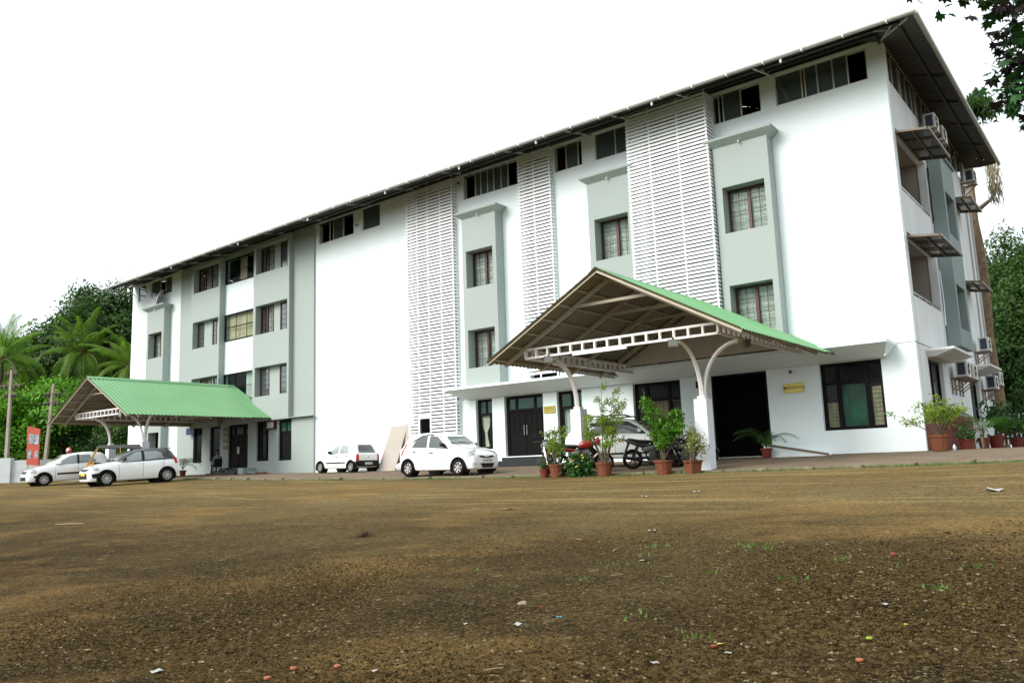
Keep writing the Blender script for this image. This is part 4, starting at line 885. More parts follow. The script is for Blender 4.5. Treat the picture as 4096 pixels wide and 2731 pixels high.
# --- white small hatchback, front three-quarter view
T = vehicle('parked_car', 'white rounded hatchback facing right by the leaning boards, grey wheel covers', 'car', -10.97, -5.28, -13.02, -5.21, 2.38, .86, -.70, 'white cars parked before the building')
E_ = dict(L=3.5, wb=2.38, H=1.48, W=1.55, fo=.62, R=.285, belt=.93, rw=.42, ax=.18, cx=.86, paint=CARW, glass=CARG, spokes=7,
    side=[[(-1.02, .99), (-.28, .955), (-.28, 1.36), (-.55, 1.34), (-.86, 1.2)], [(-.18, .955), (.78, .90), (.50, 1.10), (.17, 1.32), (-.18, 1.37)]],
    trim=[[(-1.06, 1.12), (-.9, 1.2), (-.55, 1.345), (-.2, 1.38), (.2, 1.335), (.55, 1.12), (.86, .91), (.82, .96), (.5, 1.16), (.18, 1.385), (-.2, 1.425), (-.56, 1.39), (-.95, 1.24)]],
    handles=[(-.85, .83), (-.02, .79)], seams=[[(-.24, .93), (-.20, .28)], [(-.24, .88), (-1.0, .95)], [(.72, .86), (.72, .30)]], ws=[(-.55, .96), (.55, .96), (.47, 1.30), (.40, 1.38), (-.40, 1.38), (-.47, 1.30)], rs=[(-.42, 1.05), (.42, 1.05), (.36, 1.34), (-.36, 1.34)],
    taill=[(-1.56, .72), (-1.47, .74), (-1.28, 1.12), (-1.34, 1.15)], front=[
        (-38, [(.34, .58), (.64, .68), (.76, .86), (.42, .76)], LAMPG, 'headlight'), (38, [(-.76, .86), (-.64, .68), (-.34, .58), (-.42, .76)], LAMPG, 'headlight'),
        (0, [(-.34, .60), (0, .56), (.34, .60), (.36, .65), (0, .63), (-.36, .65)], BLACKP, 'grille'), (0, [(-.34, .40), (-.24, .26), (.24, .26), (.34, .40)], BLACKP, 'lower_grille'),
        (-30, [(.30, .40), (.42, .34), (.46, .42)], PIPE, 'fog_light')])
bv, xf, xr = hatch(T, E_)
mb = MB(); mb.box(xf+.0, xf+.012, -.24, .24, .44, .54); pl = mb.build('number_plate', PLATE, T); text_part('KL 54C 8344', .082, (xf+.014, 0, .49), (PI/2, 0, PI/2), INK, pl, sx=1)
# slanted H emblem in an oval
mb = MB(); mb.lathe([(.085, 0), (.085, .008), (.07, .008), (.07, 0)], (0, 0, 0), 22, 'x'); e_ = mb.build('emblem', CHROME, T); e_.location = (xf-.02, 0, .625); e_.scale = (1, 1, .55)
mb = MB(); mb.beam((.004, -.045, -.05), (.004, -.025, .05), .02, .01, (1,0,0)); mb.beam((.004, .025, -.05), (.004, .045, .05), .02, .01, (1,0,0)); mb.beam((.004, -.035, -.012), (.004, .035, .012), .02, .01, (1,0,0)); e2 = mb.build('emblem_letter', CHROME, e_)
# --- white boxy hatchback, rear three-quarter
T = vehicle('parked_car', 'white boxy hatchback with black bumpers parked rear-on at the white wall', 'car', -21.25, -1.84, -19.36, -1.93, 2.36, .80, .66, 'white cars parked before the building')
A_ = dict(L=3.32, wb=2.36, H=1.42, W=1.48, fo=.54, R=.275, belt=.86, rw=.34, ax=.02, cx=.70, paint=CARW, glass=CARGL, spokes=7,
    side=[[(-1.0, .90), (-.32, .89), (-.34, 1.31), (-.88, 1.27)], [(-.22, .89), (.56, .85), (.28, 1.1), (.0, 1.28), (-.24, 1.31)]],
    trim=[[(-.32, .89), (-.22, .89), (-.24, 1.33), (-.34, 1.33)]][:0],
    handles=[(-.86, .76), (-.12, .74)], seams=[[(-.26, .86), (-.28, .26)], [(.62, .82), (.60, .30)], [(-1.02, .88), (-1.0, .5)]], ws=[(-.52, .90), (.52, .90), (.42, 1.30), (-.42, 1.30)], rs=[(-.50, .90), (.50, .90), (.43, 1.22), (.36, 1.30), (-.36, 1.30), (-.43, 1.22)],
    molding=[(-.78, .44), (.68, .44), (.68, .50), (-.78, .50)], front=[
        (0, [(-.6, .55), (.6, .55), (.6, .66), (-.6, .66)], LAMPG, 'headlight'),
        (180, [(-.69, .28), (.69, .28), (.69, .55), (-.69, .55)], BLACKP, 'rear_bumper'), (140, [(.22, .28), (.95, .28), (.95, .55), (.22, .50)], BLACKP, 'rear_bumper'), (-140, [(-.95, .28), (-.22, .28), (-.22, .50), (-.95, .55)], BLACKP, 'rear_bumper'),
        (150, [(-.10+.0, .58), (.06, .58), (.10, .84), (.03, .88), (-.08, .84)], REDLENS, 'tail_light')][:4]+[
        (155, [(.02, .56), (.22, .56), (.20, .86), (.06, .86)], REDLENS, 'tail_light'), (-155, [(-.22, .56), (-.02, .56), (-.06, .86), (-.20, .86)], REDLENS, 'tail_light')], rglass=CARG)
A_['front'] = [f for f in A_['front'] if f[3] != 'tail_light']
bv, xf, xr = hatch(T, A_)
for sg in (1, -1):
    a_ = math.radians(sg*150); s0 = -math.sin(a_)*(xr+.06)+math.cos(a_)*sg*.60
    patch(bv, sg*150, [(s0+q[0], q[1]) for q in ((-.09, .56), (.07, .56), (.06, .86), (-.07, .84))], REDLENS, T, 'tail_light', off=.014, step=.05)
mb = MB(); mb.box(xr-.035, xr-.02, -.22, .22, .36, .46); pl = mb.build('number_plate', PLATE, T); text_part('KL 53 B 6869', .075, (xr-.037, 0, .41), (PI/2, 0, -PI/2), INK, pl)
mb = MB(); mb.box(xr-.02, xr+.0, -.03, .03, .70, .74); mb.build('emblem', CHROME, T)
# --- white car with dark roof
T = vehicle('parked_car', 'white hatchback with dark roof and yellow number plate facing left at the far canopy', 'car', -23.91, -8.91, -23.62, -6.89, 2.46, .83, .72, 'white cars parked before the building')
def rfx(c): return c.z > .99 and c.x < .9
T_ = dict(L=3.70, wb=2.46, H=1.50, W=1.68, fo=.66, R=.315, belt=.96, rw=.40, ax=.02, cx=.86, paint=CARW, roofm=DARKROOF, roofx=rfx, glass=CARGL, spokes=10,
    side=[[(-1.10, 1.06), (-.30, 1.0), (-.30, 1.36), (-.80, 1.36), (-1.02, 1.28)], [(-.18, 1.0), (.76, .94), (.42, 1.14), (.06, 1.33), (-.18, 1.37)]],
    trim=[[(-.30, .98), (-.18, .98), (-.18, 1.39), (-.30, 1.39)]], handles=[(-1.0, .90), (-.1, .86)], hm=CARW, seams=[[(-.24, .96), (-.22, .30)], [(.74, .9), (.74, .32)], [(-1.15, 1.0), (-1.0, .55)]],
    ws=[(-.60, 1.0), (.60, 1.0), (.50, 1.38), (-.50, 1.38)], rs=[(-.5, 1.1), (.5, 1.1), (.42, 1.38), (-.42, 1.38)], mm=BLACKP,
    taill=[(-1.72, .80), (-1.58, .80), (-1.50, 1.02), (-1.62, 1.05)], front=[
        (38, [(-.66, .70), (-.30, .66), (-.34, .78), (-.72, .86)], LAMPG, 'headlight'), (-38, [(.30, .66), (.66, .70), (.72, .86), (.34, .78)], LAMPG, 'headlight'),
        (0, [(-.5, .68), (0, .62), (.5, .68), (.5, .74), (-.5, .74)], BLACKP, 'grille'), (0, [(-.5, .34), (.5, .34), (.42, .56), (-.42, .56)], BLACKP, 'lower_grille'), (40, [(-.55, .36), (-.25, .36), (-.25, .58), (-.6, .52)], BLACKP, 'lower_grille'), (-40, [(.25, .36), (.55, .36), (.6, .52), (.25, .58)], BLACKP, 'lower_grille')])
bv, xf, xr = hatch(T, T_)
mb = MB(); mb.box(xf+.005, xf+.02, -.25, .25, .47, .58); mb.build('number_plate', mat('yellow_plate', (.75, .55, .02), .4), T)
mb = MB(); mb.hexa([(xr+.30, -.5, 1.44), (xr+.62, -.5, 1.47), (xr+.62, .5, 1.47), (xr+.30, .5, 1.44)], [(xr+.30, -.5, 1.47), (xr+.62, -.5, 1.50), (xr+.62, .5, 1.50), (xr+.30, .5, 1.47)]); mb.build('rear_spoiler', DARKROOF, T)
# --- white hatchback behind, with black door strip
T = vehicle('parked_car', 'white hatchback with black door strip at the far left, partly behind the other car', 'car', -29.82, -8.49, -29.5, -6.47, 2.43, .84, .72, 'white cars parked before the building')
S_ = dict(L=3.68, wb=2.43, H=1.52, W=1.69, fo=.68, R=.30, belt=.95, rw=.40, ax=.08, cx=.88, paint=CARW, glass=CARGL, spokes=9,
    side=[[(-1.05, 1.02), (-.30, .99), (-.30, 1.38), (-.85, 1.36)], [(-.20, .99), (.76, .95), (.45, 1.16), (.08, 1.36), (-.20, 1.39)]], trim=[[(-.30, .97), (-.20, .97), (-.20, 1.4), (-.30, 1.4)]],
    handles=[(-1.0, .86), (-.12, .84)], hm=CARW, mm=CARW, seams=[[(-.25, .95), (-.24, .3)], [(.74, .9), (.74, .32)]], ws=[(-.60, 1.0), (.60, 1.0), (.50, 1.40), (-.50, 1.40)], rs=[(-.5, 1.1), (.5, 1.1), (.42, 1.38), (-.42, 1.38)],
    molding=[(-1.0, .50), (.68, .50), (.66, .58), (-1.0, .58)], taill=[(-1.72, .80), (-1.58, .80), (-1.50, 1.05), (-1.62, 1.08)], front=[
        (38, [(-.62, .64), (-.30, .62), (-.36, .80), (-.66, .88)], LAMPG, 'headlight'), (-38, [(.30, .62), (.62, .64), (.66, .88), (.36, .80)], LAMPG, 'headlight'),
        (0, [(-.4, .60), (.4, .60), (.45, .72), (-.45, .72)], BLACKP, 'grille'), (0, [(-.5, .30), (.5, .30), (.42, .46), (-.42, .46)], BLACKP, 'lower_grille'), (42, [(-.5, .40), (-.3, .40), (-.3, .50), (-.5, .50)], BLACKP, 'fog_light'), (-42, [(.3, .40), (.5, .40), (.5, .50), (.3, .50)], BLACKP, 'fog_light')])
hatch(T, S_)
# --- white SUV under the canopy
T = thing('parked_suv', 'white SUV with black roof rails parked under the reception canopy', 'car', (-6.95, -2.62, gz(-6.9, -2.7)), .30, None, .80)
U_ = dict(L=4.3, wb=2.67, H=1.66, W=1.82, fo=.82, R=.34, belt=1.08, rw=.45, ax=.15, cx=.85, zb=.27, paint=paint('pearl_car_paint', (.74, .77, .74)), glass=CARG, spokes=8,
    side=[[(-1.75, 1.14), (-1.35, 1.12), (-1.32, 1.44), (-1.55, 1.40)], [(-1.22, 1.12), (-.38, 1.11), (-.38, 1.52), (-1.2, 1.50)], [(-.28, 1.11), (.74, 1.06), (.50, 1.28), (.12, 1.50), (-.28, 1.53)]], trim=[[(-.38, 1.09), (-.28, 1.09), (-.28, 1.54), (-.38, 1.54)]],
    handles=[(-1.0, .98), (-.1, .98)], hm=CHROME, mm=CHROME, seams=[[(-.33, 1.08), (-.33, .36)], [(.70, 1.0), (.70, .38)], [(-1.25, 1.08), (-1.15, .6)]], ws=[(-.62, 1.13), (.62, 1.13), (.52, 1.52), (-.52, 1.52)], rs=[(-.5, 1.15), (.5, 1.15), (.44, 1.5), (-.44, 1.5)],
    molding=[(-.9, .40), (.8, .40), (.8, .46), (-.9, .46)], front=[(-40, [(.40, .80), (.72, .82), (.72, 1.0), (.40, .98)], LAMPG, 'headlight'), (40, [(-.72, .82), (-.40, .80), (-.40, .98), (-.72, 1.0)], LAMPG, 'headlight'), (0, [(-.5, .70), (.5, .70), (.52, .90), (-.52, .90)], BLACKP, 'grille'), (-25, [(.0, .36), (.6, .36), (.6, .62), (.0, .62)], BLACKP, 'lower_grille')])
bv, xf, xr = hatch(T, U_)
for sg in (1, -1): mb = MB(); mb.tube([(-1.5, sg*.66, 1.66), (-1.35, sg*.66, 1.72), (.0, sg*.66, 1.73), (.2, sg*.66, 1.66)], .025, 8); mb.build('roof_rail', BLACKP, T)
# --- auto rickshaw
T = thing('auto_rickshaw', 'black and yellow three-wheeled auto rickshaw behind the white cars', 'auto rickshaw', (-27.9, -6.75, gz(-27.9, -6.75)), -1.95, None, .84)
YEL = paint('yellow_paint', (.50, .27, .03)); CANV = mat('black_canvas', (.07, .075, .07), .7, bump=.2, bscale=12)
mb = MB(); mb.hexa([(1.15, -.28, .35), (1.15, .28, .35), (-1.2, .62, .28), (-1.2, -.62, .28)], [(.95, -.45, .95), (.95, .45, .95), (-1.2, .64, .85), (-1.2, -.64, .85)]); mb.build('body', BLACKP, T)
mb = MB(); mb.hexa([(1.28, -.2, .5), (1.28, .2, .5), (.9, .5, .4), (.9, -.5, .4)], [(1.02, -.42, .98), (1.02, .42, .98), (.82, .56, .98), (.82, -.56, .98)]); mb.build('nose', YEL, T)
mb = MB()
for sg in (1, -1): mb.beam((.98, sg*.5, .95), (.66, sg*.5, 1.62), .05, .05)
mb.beam((.66, -.5, 1.62), (.66, .5, 1.62), .05, .05); mb.beam((1.0, -.5, .97), (1.0, .5, .97), .05, .05); mb.build('windscreen_frame', YEL, T)
for sg in (1, -1): mb = MB(); mb.beam((-.25, sg*.62, .85), (-.25, sg*.6, 1.62), .04, .04); mb.build('hood_post', YEL, T)
mb = MB(); mb.hexa([(.985, -.46, .98), (.985, .46, .98), (.975, .46, .98), (.975, -.46, .98)], [(.68, -.46, 1.59), (.68, .46, 1.59), (.67, .46, 1.59), (.67, -.46, 1.59)]); mb.build('windscreen', CARGL, T)
mb = MB(); mb.hexa([(.72, -.56, 1.60), (.72, .56, 1.60), (-1.2, .64, 1.55), (-1.2, -.64, 1.55)], [(.62, -.48, 1.72), (.62, .48, 1.72), (-1.05, .52, 1.74), (-1.05, -.52, 1.74)])
mb.hexa([(-.75, -.64, .86), (-.75, .64, .86), (-1.25, .64, .86), (-1.25, -.64, .86)], [(-.75, -.63, 1.548), (-.75, .63, 1.548), (-1.2, .63, 1.548), (-1.2, -.63, 1.548)]); mb.build('canvas_hood', CANV, T)
wheel(T, 1.02, 0, .21, .1); wheel(T, -.85, .55, .21, .1); wheel(T, -.85, -.55, .21, .1)
mb = MB(); mb.box(-.5, -.1, -.5, .5, .55, .7); mb.box(-.55, -.45, -.5, .5, .7, 1.15); mb.build('seat', BLACKP, T)
mb = MB(); mb.tube([(.9, .5, 1.2), (.95, .68, 1.3)], .012, 5); mb.box(.92, .97, .62, .76, 1.2, 1.42); mb.build('wing_mirror', SLAT, T)

# --- motorbikes
def torus(mb, R, r, c, n=32, k=8):
    b = len(mb.v)
    for i in range(n):
        a = 2*PI*i/n
        for j in range(k): q = 2*PI*j/k; rr = R+r*math.cos(q); mb.v.append((c[0]+rr*math.cos(a), c[1]+r*.8*math.sin(q), c[2]+rr*math.sin(a)))
    for i in range(n):
        for j in range(k): mb.f.append((b+i*k+j, b+i*k+(j+1) % k, b+((i+1) % n)*k+(j+1) % k, b+((i+1) % n)*k+j))
def motorbike(label, loc, rz, main, accent, seatc=BLACKP, fairing=False, scale=.86, lean=.16):
    T = thing('motorbike', label, 'motorbike', loc, rz, 'motorbikes parked under the canopy', scale); T.rotation_euler = (lean, 0, rz)
    R = .29
    for x in (.64, -.64):
        mb = MB(); torus(mb, R-.04, .045, (0, 0, 0)); w_ = mb.build('wheel', RUBBER, T, smooth=True); w_.location = (x, 0, R)
        mb = MB(); torus(mb, R-.085, .012, (0, 0, 0), 28, 6)
        for i in range(5): a = 2*PI*i/5+.3; mb.beam((.03*math.cos(a), 0, .03*math.sin(a)), ((R-.08)*math.cos(a), 0, (R-.08)*math.sin(a)), .03, .02, (0,1,0))
        mb.lathe([(.045, -.05), (.045, .05)], (0,0,0), 12, 'y'); mb.build('rim', RIM if not fairing else mat('dark_rim', (.06, .05, .045), .4, metal=.5), w_)
    mb = MB()
    for s_ in (1, -1): mb.tube([(.64, s_*.085, R), (.50, s_*.085, .62), (.38, s_*.08, .92)], .02, 8)
    mb.build('fork', CHROME, T, smooth=True)
    mb = MB(); n = 14
    for i in range(n):
        a0, a1 = math.radians(20+i*9.5), math.radians(20+(i+1)*9.5); r_ = R+.035
        for q in (0,): mb.add([(.64+r_*math.cos(a0), -.06, R+r_*math.sin(a0)), (.64+r_*math.cos(a0), .06, R+r_*math.sin(a0)), (.64+r_*math.cos(a1), .06, R+r_*math.sin(a1)), (.64+r_*math.cos(a1), -.06, R+r_*math.sin(a1)),
            (.64+(r_+.012)*math.cos(a0), -.05, R+(r_+.012)*math.sin(a0)), (.64+(r_+.012)*math.cos(a0), .05, R+(r_+.012)*math.sin(a0)), (.64+(r_+.012)*math.cos(a1), .05, R+(r_+.012)*math.sin(a1)), (.64+(r_+.012)*math.cos(a1), -.05, R+(r_+.012)*math.sin(a1))], [(0,1,2,3),(4,7,6,5),(0,4,5,1),(2,6,7,3),(1,5,6,2),(0,3,7,4)])
    mb.build('front_mudguard', main, T)
    mb = MB(); mb.tube([(.38, 0, .9), (.25, 0, .74), (-.35, 0, .66), (-.8, 0, .80)], .03, 8); mb.tube([(.32, 0, .8), (.28, 0, .3), (-.2, 0, .26), (-.3, 0, .62)], .028, 8)
    for s_ in (1, -1): mb.tube([(-.15, s_*.09, .32), (-.64, s_*.09, R)], .022, 6); mb.tube([(-.64, s_*.11, R+.02), (-.48, s_*.11, .68)], .024, 8)
    mb.build('frame', BLACKP, T, smooth=True)
    mb = MB(); mb.hexa([(.22, -.12, .24), (.22, .12, .24), (-.18, .14, .24), (-.18, -.14, .24)], [(.24, -.10, .56), (.24, .10, .56), (-.12, .11, .56), (-.12, -.11, .56)])
    for i in range(5): mb.box(.0, .24, -.125, .125, .40+i*.035, .415+i*.035)
    mb.lathe([(.10, -.15), (.10, .15)], (.0, 0, .32), 16, 'y'); mb.build('engine', mat('engine_metal', (.09, .09, .09), .4, metal=.6), T)
    mb = MB(); mb.tube([(.2, -.12, .36), (.22, -.14, .2), (-.1, -.16, .2), (-.45, -.17, .27)], .025, 8); mb.tube([(-.42, -.17, .27), (-.92, -.18, .38)], [.04, .05], 10); mb.build('exhaust', CHROME if not fairing else BLACKP, T, smooth=True)
    # tank, side panel, tail, seat
    def blob(name, rows, mt):
        b = []; f = []; k = 10
        for x, z, w_, h_ in rows:
            for j in range(k): a = 2*PI*j/k; b.append((x, w_*math.copysign(abs(math.cos(a))**.8, math.cos(a)), z+h_*math.copysign(abs(math.sin(a))**.8, math.sin(a))))
        for i in range(len(rows)-1):
            for j in range(k): f.append((i*k+j, i*k+(j+1) % k, (i+1)*k+(j+1) % k, (i+1)*k+j))
        f += [tuple(range(k)), tuple((len(rows)-1)*k+j for j in range(k))]; mb = MB(); mb.add(b, f); return mb.build(name, mt, T, smooth=True)
    blob('fuel_tank', [(.36, .84, .05, .05), (.30, .86, .13, .10), (.15, .86, .155, .13), (-.02, .82, .12, .10), (-.12, .77, .06, .04)], main)
    blob('seat', [(-.06, .79, .07, .03), (-.2, .79, .12, .045), (-.45, .80, .13, .05), (-.7, .86, .10, .045), (-.78, .88, .05, .02)], seatc)
    blob('tail_panel', [(-.15, .67, .09, .08), (-.45, .71, .12, .075), (-.75, .81, .09, .05), (-.92, .88, .03, .02)], main)
    blob('side_panel', [(.02, .62, .06, .05), (-.1, .60, .13, .10), (-.3, .58, .12, .09), (-.38, .6, .05, .04)], accent)
    mb = MB(); mb.box(-.95, -.9, -.05, .05, .82, .88); mb.build('tail_light', REDLENS, T)
    mb = MB(); mb.hexa([(-.86, -.07, .42), (-.86, .07, .42), (-.9, .07, .42), (-.9, -.07, .42)], [(-.72, -.08, .76), (-.72, .08, .76), (-.78, .08, .76), (-.78, -.08, .76)]); mb.build('rear_mudguard', BLACKP, T)
    mb = MB(); mb.tube([(.32, -.34, 1.02), (.38, -.15, 1.0), (.40, 0, .96), (.38, .15, 1.0), (.32, .34, 1.02)], .014, 8); mb.tube([(.32, .34, 1.02), (.35, .22, 1.01)], .022, 8); mb.tube([(.32, -.34, 1.02), (.35, -.22, 1.01)], .022, 8); mb.build('handlebar', BLACKP, T)
    for s_ in (1, -1):
        mb = MB(); mb.tube([(.37, s_*.2, 1.01), (.40, s_*.25, 1.16)], .007, 5); mb.lathe([(.0, 0), (.05, .005), (.05, .02), (.0, .03)], (.38, s_*.27, 1.19), 12, 'x'); mb.build('mirror', BLACKP, T)
    mb = MB(); mb.lathe([(.03, -.08), (.09, -.02), (.10, .03), (.08, .05)], (.50, 0, .88), 14, 'x'); h = mb.build('headlight', LAMPG, T, smooth=True)
    if fairing or True: blob('headlight_cowl', [(.40, .92, .05, .05), (.46, .92, .12, .12), (.52, .92, .10, .10)], main)
    mb = MB(); mb.tube([(-.1, .1, .25), (-.18, .3, .02)], .012, 6); mb.build('side_stand', STEEL, T)
    return T
REDP = paint('red_bike_paint', (.30, .012, .015)); BLKP = paint('black_bike_paint', (.012, .012, .014)); SILV = mat('silver_panel', (.35, .35, .36), .3, metal=.6)
def bpos(x, y): return (x, y, gz(x, y)-.002)
motorbike('red motorbike behind the small bush and the tall potted plant', bpos(-6.85, -5.28), .66, REDP, SILV)
motorbike('black motorbike with red shock absorbers between the tall pots', bpos(-5.42, -4.15), .66, BLKP, mat('grey_panel', (.12, .12, .13), .35), fairing=True)
motorbike('dark motorbike standing behind the black one by the right column', bpos(-4.75, -3.75), .66, BLKP, BLKP, fairing=True)
motorbike('black and red motorbike at the left end behind the first pots', bpos(-7.75, -5.35), -.9, BLKP, REDP, fairing=True)

# --- seated person on a plastic chair
CH = thing('plastic_chair', 'black plastic armchair with a seated person left of the far entrance steps', 'chair', (-30.05, -.85, zw(-30)-.0), -.25+PI/2*0, None, .84)
mb = MB(); mb.box(-.22, .22, -.22, .22, .40, .43); mb.build('seat', BLACKP, CH)
mb = MB(); mb.hexa([(.20, -.22, .43), (.20, .22, .43), (.24, .22, .43), (.24, -.22, .43)], [(.30, -.21, .85), (.30, .21, .85), (.335, .21, .85), (.335, -.21, .85)]); mb.build('backrest', BLACKP, CH)
for x, y in ((-.2, -.2), (-.2, .2), (.2, -.2), (.2, .2)): mb = MB(); mb.beam((x, y, .40), (x*1.2, y*1.2, 0), .045, .035); mb.build('leg', BLACKP, CH)
for s_ in (1, -1): mb = MB(); mb.beam((-.2, s_*.24, .62), (.28, s_*.24, .66), .05, .025); mb.beam((-.19, s_*.24, .42), (-.19, s_*.24, .62), .04, .03); mb.build('armrest', BLACKP, CH)
def skin_person():
    P = thing('person', 'person in dark trousers and pale shirt sitting on the chair by the far entrance', 'person', (-30.05, -.85, zw(-30)), -.25, None, .84)
    J = [((.10, 0, .50), .13), ((.13, 0, .72), .14), ((.15, 0, .90), .15), ((.15, 0, 1.02), .075), ((.13, 0, 1.10), .058), ((.12, 0, 1.17), .085), ((.11, 0, 1.26), .088), ((.115, 0, 1.31), .05)]
    E_ = [(i, i+1) for i in range(7)]; 
    def chain(root, pts):
        p = root
        for q, r_ in pts: J.append((q, r_)); E_.append((p, len(J)-1)); p = len(J)-1
        return p
    for s_ in (1, -1):
        chain(0, [((.02, s_*.10, .50), .095), ((-.36, s_*.12, .50), .065), ((-.40-.04*s_, s_*.13, .27), .05), ((-.42-.05*s_, s_*.13, .07), .036), ((-.52-.05*s_, s_*.14, .04), .034), ((-.60-.05*s_, s_*.14, .03), .025)])
        w_ = chain(2, [((.15, s_*.18, .96), .058), ((.12, s_*.24, .74), .042), ((-.06, s_*.19, .60), .034), ((-.16, s_*.12, .58), .024)])
        palm = len(J); J.append(((-.20, s_*.10, .575), .026)); E_.append((w_, palm))
        for k, (dy, ln) in enumerate(((-.026, .055), (-.009, .066), (.009, .062), (.026, .05))): chain(palm, [((-.235, s_*.10+dy, .575), .0095), ((-.235-ln*.5, s_*.10+dy*1.1, .565), .009), ((-.235-ln, s_*.10+dy*1.1, .545), .008)])
        chain(w_, [((-.18, s_*.07, .585), .011), ((-.21, s_*.05, .58), .009)])
    me = bpy.data.meshes.new('body'); me.from_pydata([j[0] for j in J], E_, []); o = bpy.data.objects.new('body', me); COL.objects.link(o)
    md = o.modifiers.new('s', 'SKIN'); md.use_smooth_shade = True
    for i, (p, r_) in enumerate(J): me.skin_vertices[0].data[i].radius = (r_, r_); me.skin_vertices[0].data[i].use_root = (i == 0)
    sb = o.modifiers.new('u', 'SUBSURF'); sb.levels = 1; sb.render_levels = 1
    dg = bpy.context.evaluated_depsgraph_get(); dg.update(); nm = bpy.data.meshes.new_from_object(o.evaluated_get(dg)); o.modifiers.clear(); o.data = nm; nm.name = 'body'
    SK = mat('brown_skin', (.12, .06, .035), .6); SH = mat('lilac_shirt', (.20, .19, .23), .85, bump=.2); TR = mat('dark_trousers', (.02, .018, .02), .85)
    nm.materials.clear(); [nm.materials.append(q) for q in (SK, SH, TR)]
    for p in nm.polygons:
        c = p.center; arm = abs(c.y) > .13
        if c.z > 1.045: i = 0
        elif c.z < .085: i = 0
        elif c.x < -.02 and .55 < c.z < .67 and abs(c.y) < .28 and c.x > -.4 and (c.z > .57 or c.x > -.4) and abs(c.y) < .26 and c.z > .565: i = 0
        elif c.z > .56: i = 1
        else: i = 2
        p.material_index = i; p.use_smooth = True
    o.parent = P
    bm = bmesh.new(); bmesh.ops.create_uvsphere(bm, u_segments=14, v_segments=10, radius=.1)
    for v in list(bm.verts):
        if v.co.z < -.02 or (v.co.x < -.045 and v.co.z < .045): bm.verts.remove(v)
    me = bpy.data.meshes.new('hair'); bm.to_mesh(me); bm.free(); me.materials.append(BLACKP); inst('hair', me, P, (.115, 0, 1.245))
    mb = MB(); mb.hexa([(.02, -.012, 1.17), (.02, .012, 1.17), (.04, .012, 1.17), (.04, -.012, 1.17)], [(.025, -.006, 1.22), (.025, .006, 1.22), (.04, .006, 1.22), (.04, -.006, 1.22)])
    for s_ in (1, -1): mb.lathe([(.0, -.006), (.02, 0), (.0, .006)], (.115, s_*.085, 1.2), 8, 'y')
    mb.build('nose_and_ears', SK, P, smooth=True)
    mb = MB(); [mb.lathe([(.0, -.004), (.009, 0), (.0, .004)], (.028, s_*.03, 1.225), 8, 'x') for s_ in (1, -1)]; mb.build('eye', BLACKP, P)
    mb = MB(); mb.box(.022, .03, -.02, .02, 1.145, 1.152); mb.build('mouth', mat('lips', (.10, .03, .025), .5), P)
skin_person()

# ================================================================== FOLIAGE
def leafmat(name, col, var=.35, tr=.35): return mat(name, col, .55, var=var, vscale=1.3, transl=tr, spec=.35)
def leaves(name, C, S, mt, parent=None, up=.6, asp=.5, droop=.25, seed=0, outward=None, **kw):
    """bent diamond leaves at centres C with sizes S"""
    r = np.random.default_rng(seed); C = np.asarray(C, float); n = len(C); S = np.broadcast_to(np.asarray(S, float), (n,))
    N = r.normal(size=(n, 3)); N /= np.linalg.norm(N, axis=1)[:, None]
    if outward is not None: N = N*.7+outward*.8
    N[:, 2] = np.abs(N[:, 2])*.6+up*.6; N /= np.linalg.norm(N, axis=1)[:, None]
    A = np.cross(N, r.normal(size=(n, 3))); A /= np.linalg.norm(A, axis=1)[:, None]; Bv = np.cross(N, A)
    L = (A*S[:, None]); W = Bv*(S*asp)[:, None]*.5; D = np.zeros((n, 3)); D[:, 2] = -S*droop
    P = np.stack([C-L*.5, C-L*.05+W, C+L*.5+D, C-L*.05-W], 1).reshape(-1, 3); b = np.arange(n)[:, None]*4
    F = np.concatenate([b+np.array([[0, 1, 2]]), b+np.array([[0, 2, 3]])]); return raw(name, P, F, mt, parent, **kw)
def blobs(cen, rad, n, count, size, r, sub=.42):
    """points gathered in leaf clumps on the shells of several lobes of an ellipsoidal crown"""
    cen = np.array(cen, float); rad = np.array(rad, float); pts = []; out = []
    d = r.normal(size=(n, 3)); d /= np.linalg.norm(d, axis=1)[:, None]; cc = cen+d*rad*r.uniform(.35, .95, (n, 1)); rs = rad*sub*r.uniform(.55, 1.15, (n, 1))
    k = count//n
    for c, q in zip(cc, rs):
        m_ = max(3, k//26); e = r.normal(size=(m_, 3)); e /= np.linalg.norm(e, axis=1)[:, None]; e[:, 2] = np.where(e[:, 2] < -.45, -e[:, 2], e[:, 2])
        tw = c+e*q*r.uniform(.7, 1.08, (m_, 1))
        j = r.integers(0, m_, k); p = tw[j]+r.normal(size=(k, 3))*size*1.25; pts.append(p); out.append(e[j])
    return np.concatenate(pts), np.concatenate(out), cc
def limb_mesh(mb, base, tops, r0, r):
    for t in tops:
        b = Vector(base); t = Vector(t); mid = b.lerp(t, .5)+Vector((r.uniform(-.3, .3), r.uniform(-.3, .3), .1)); mb.tube([b, mid, t], [r0, r0*.6, r0*.2], 6)
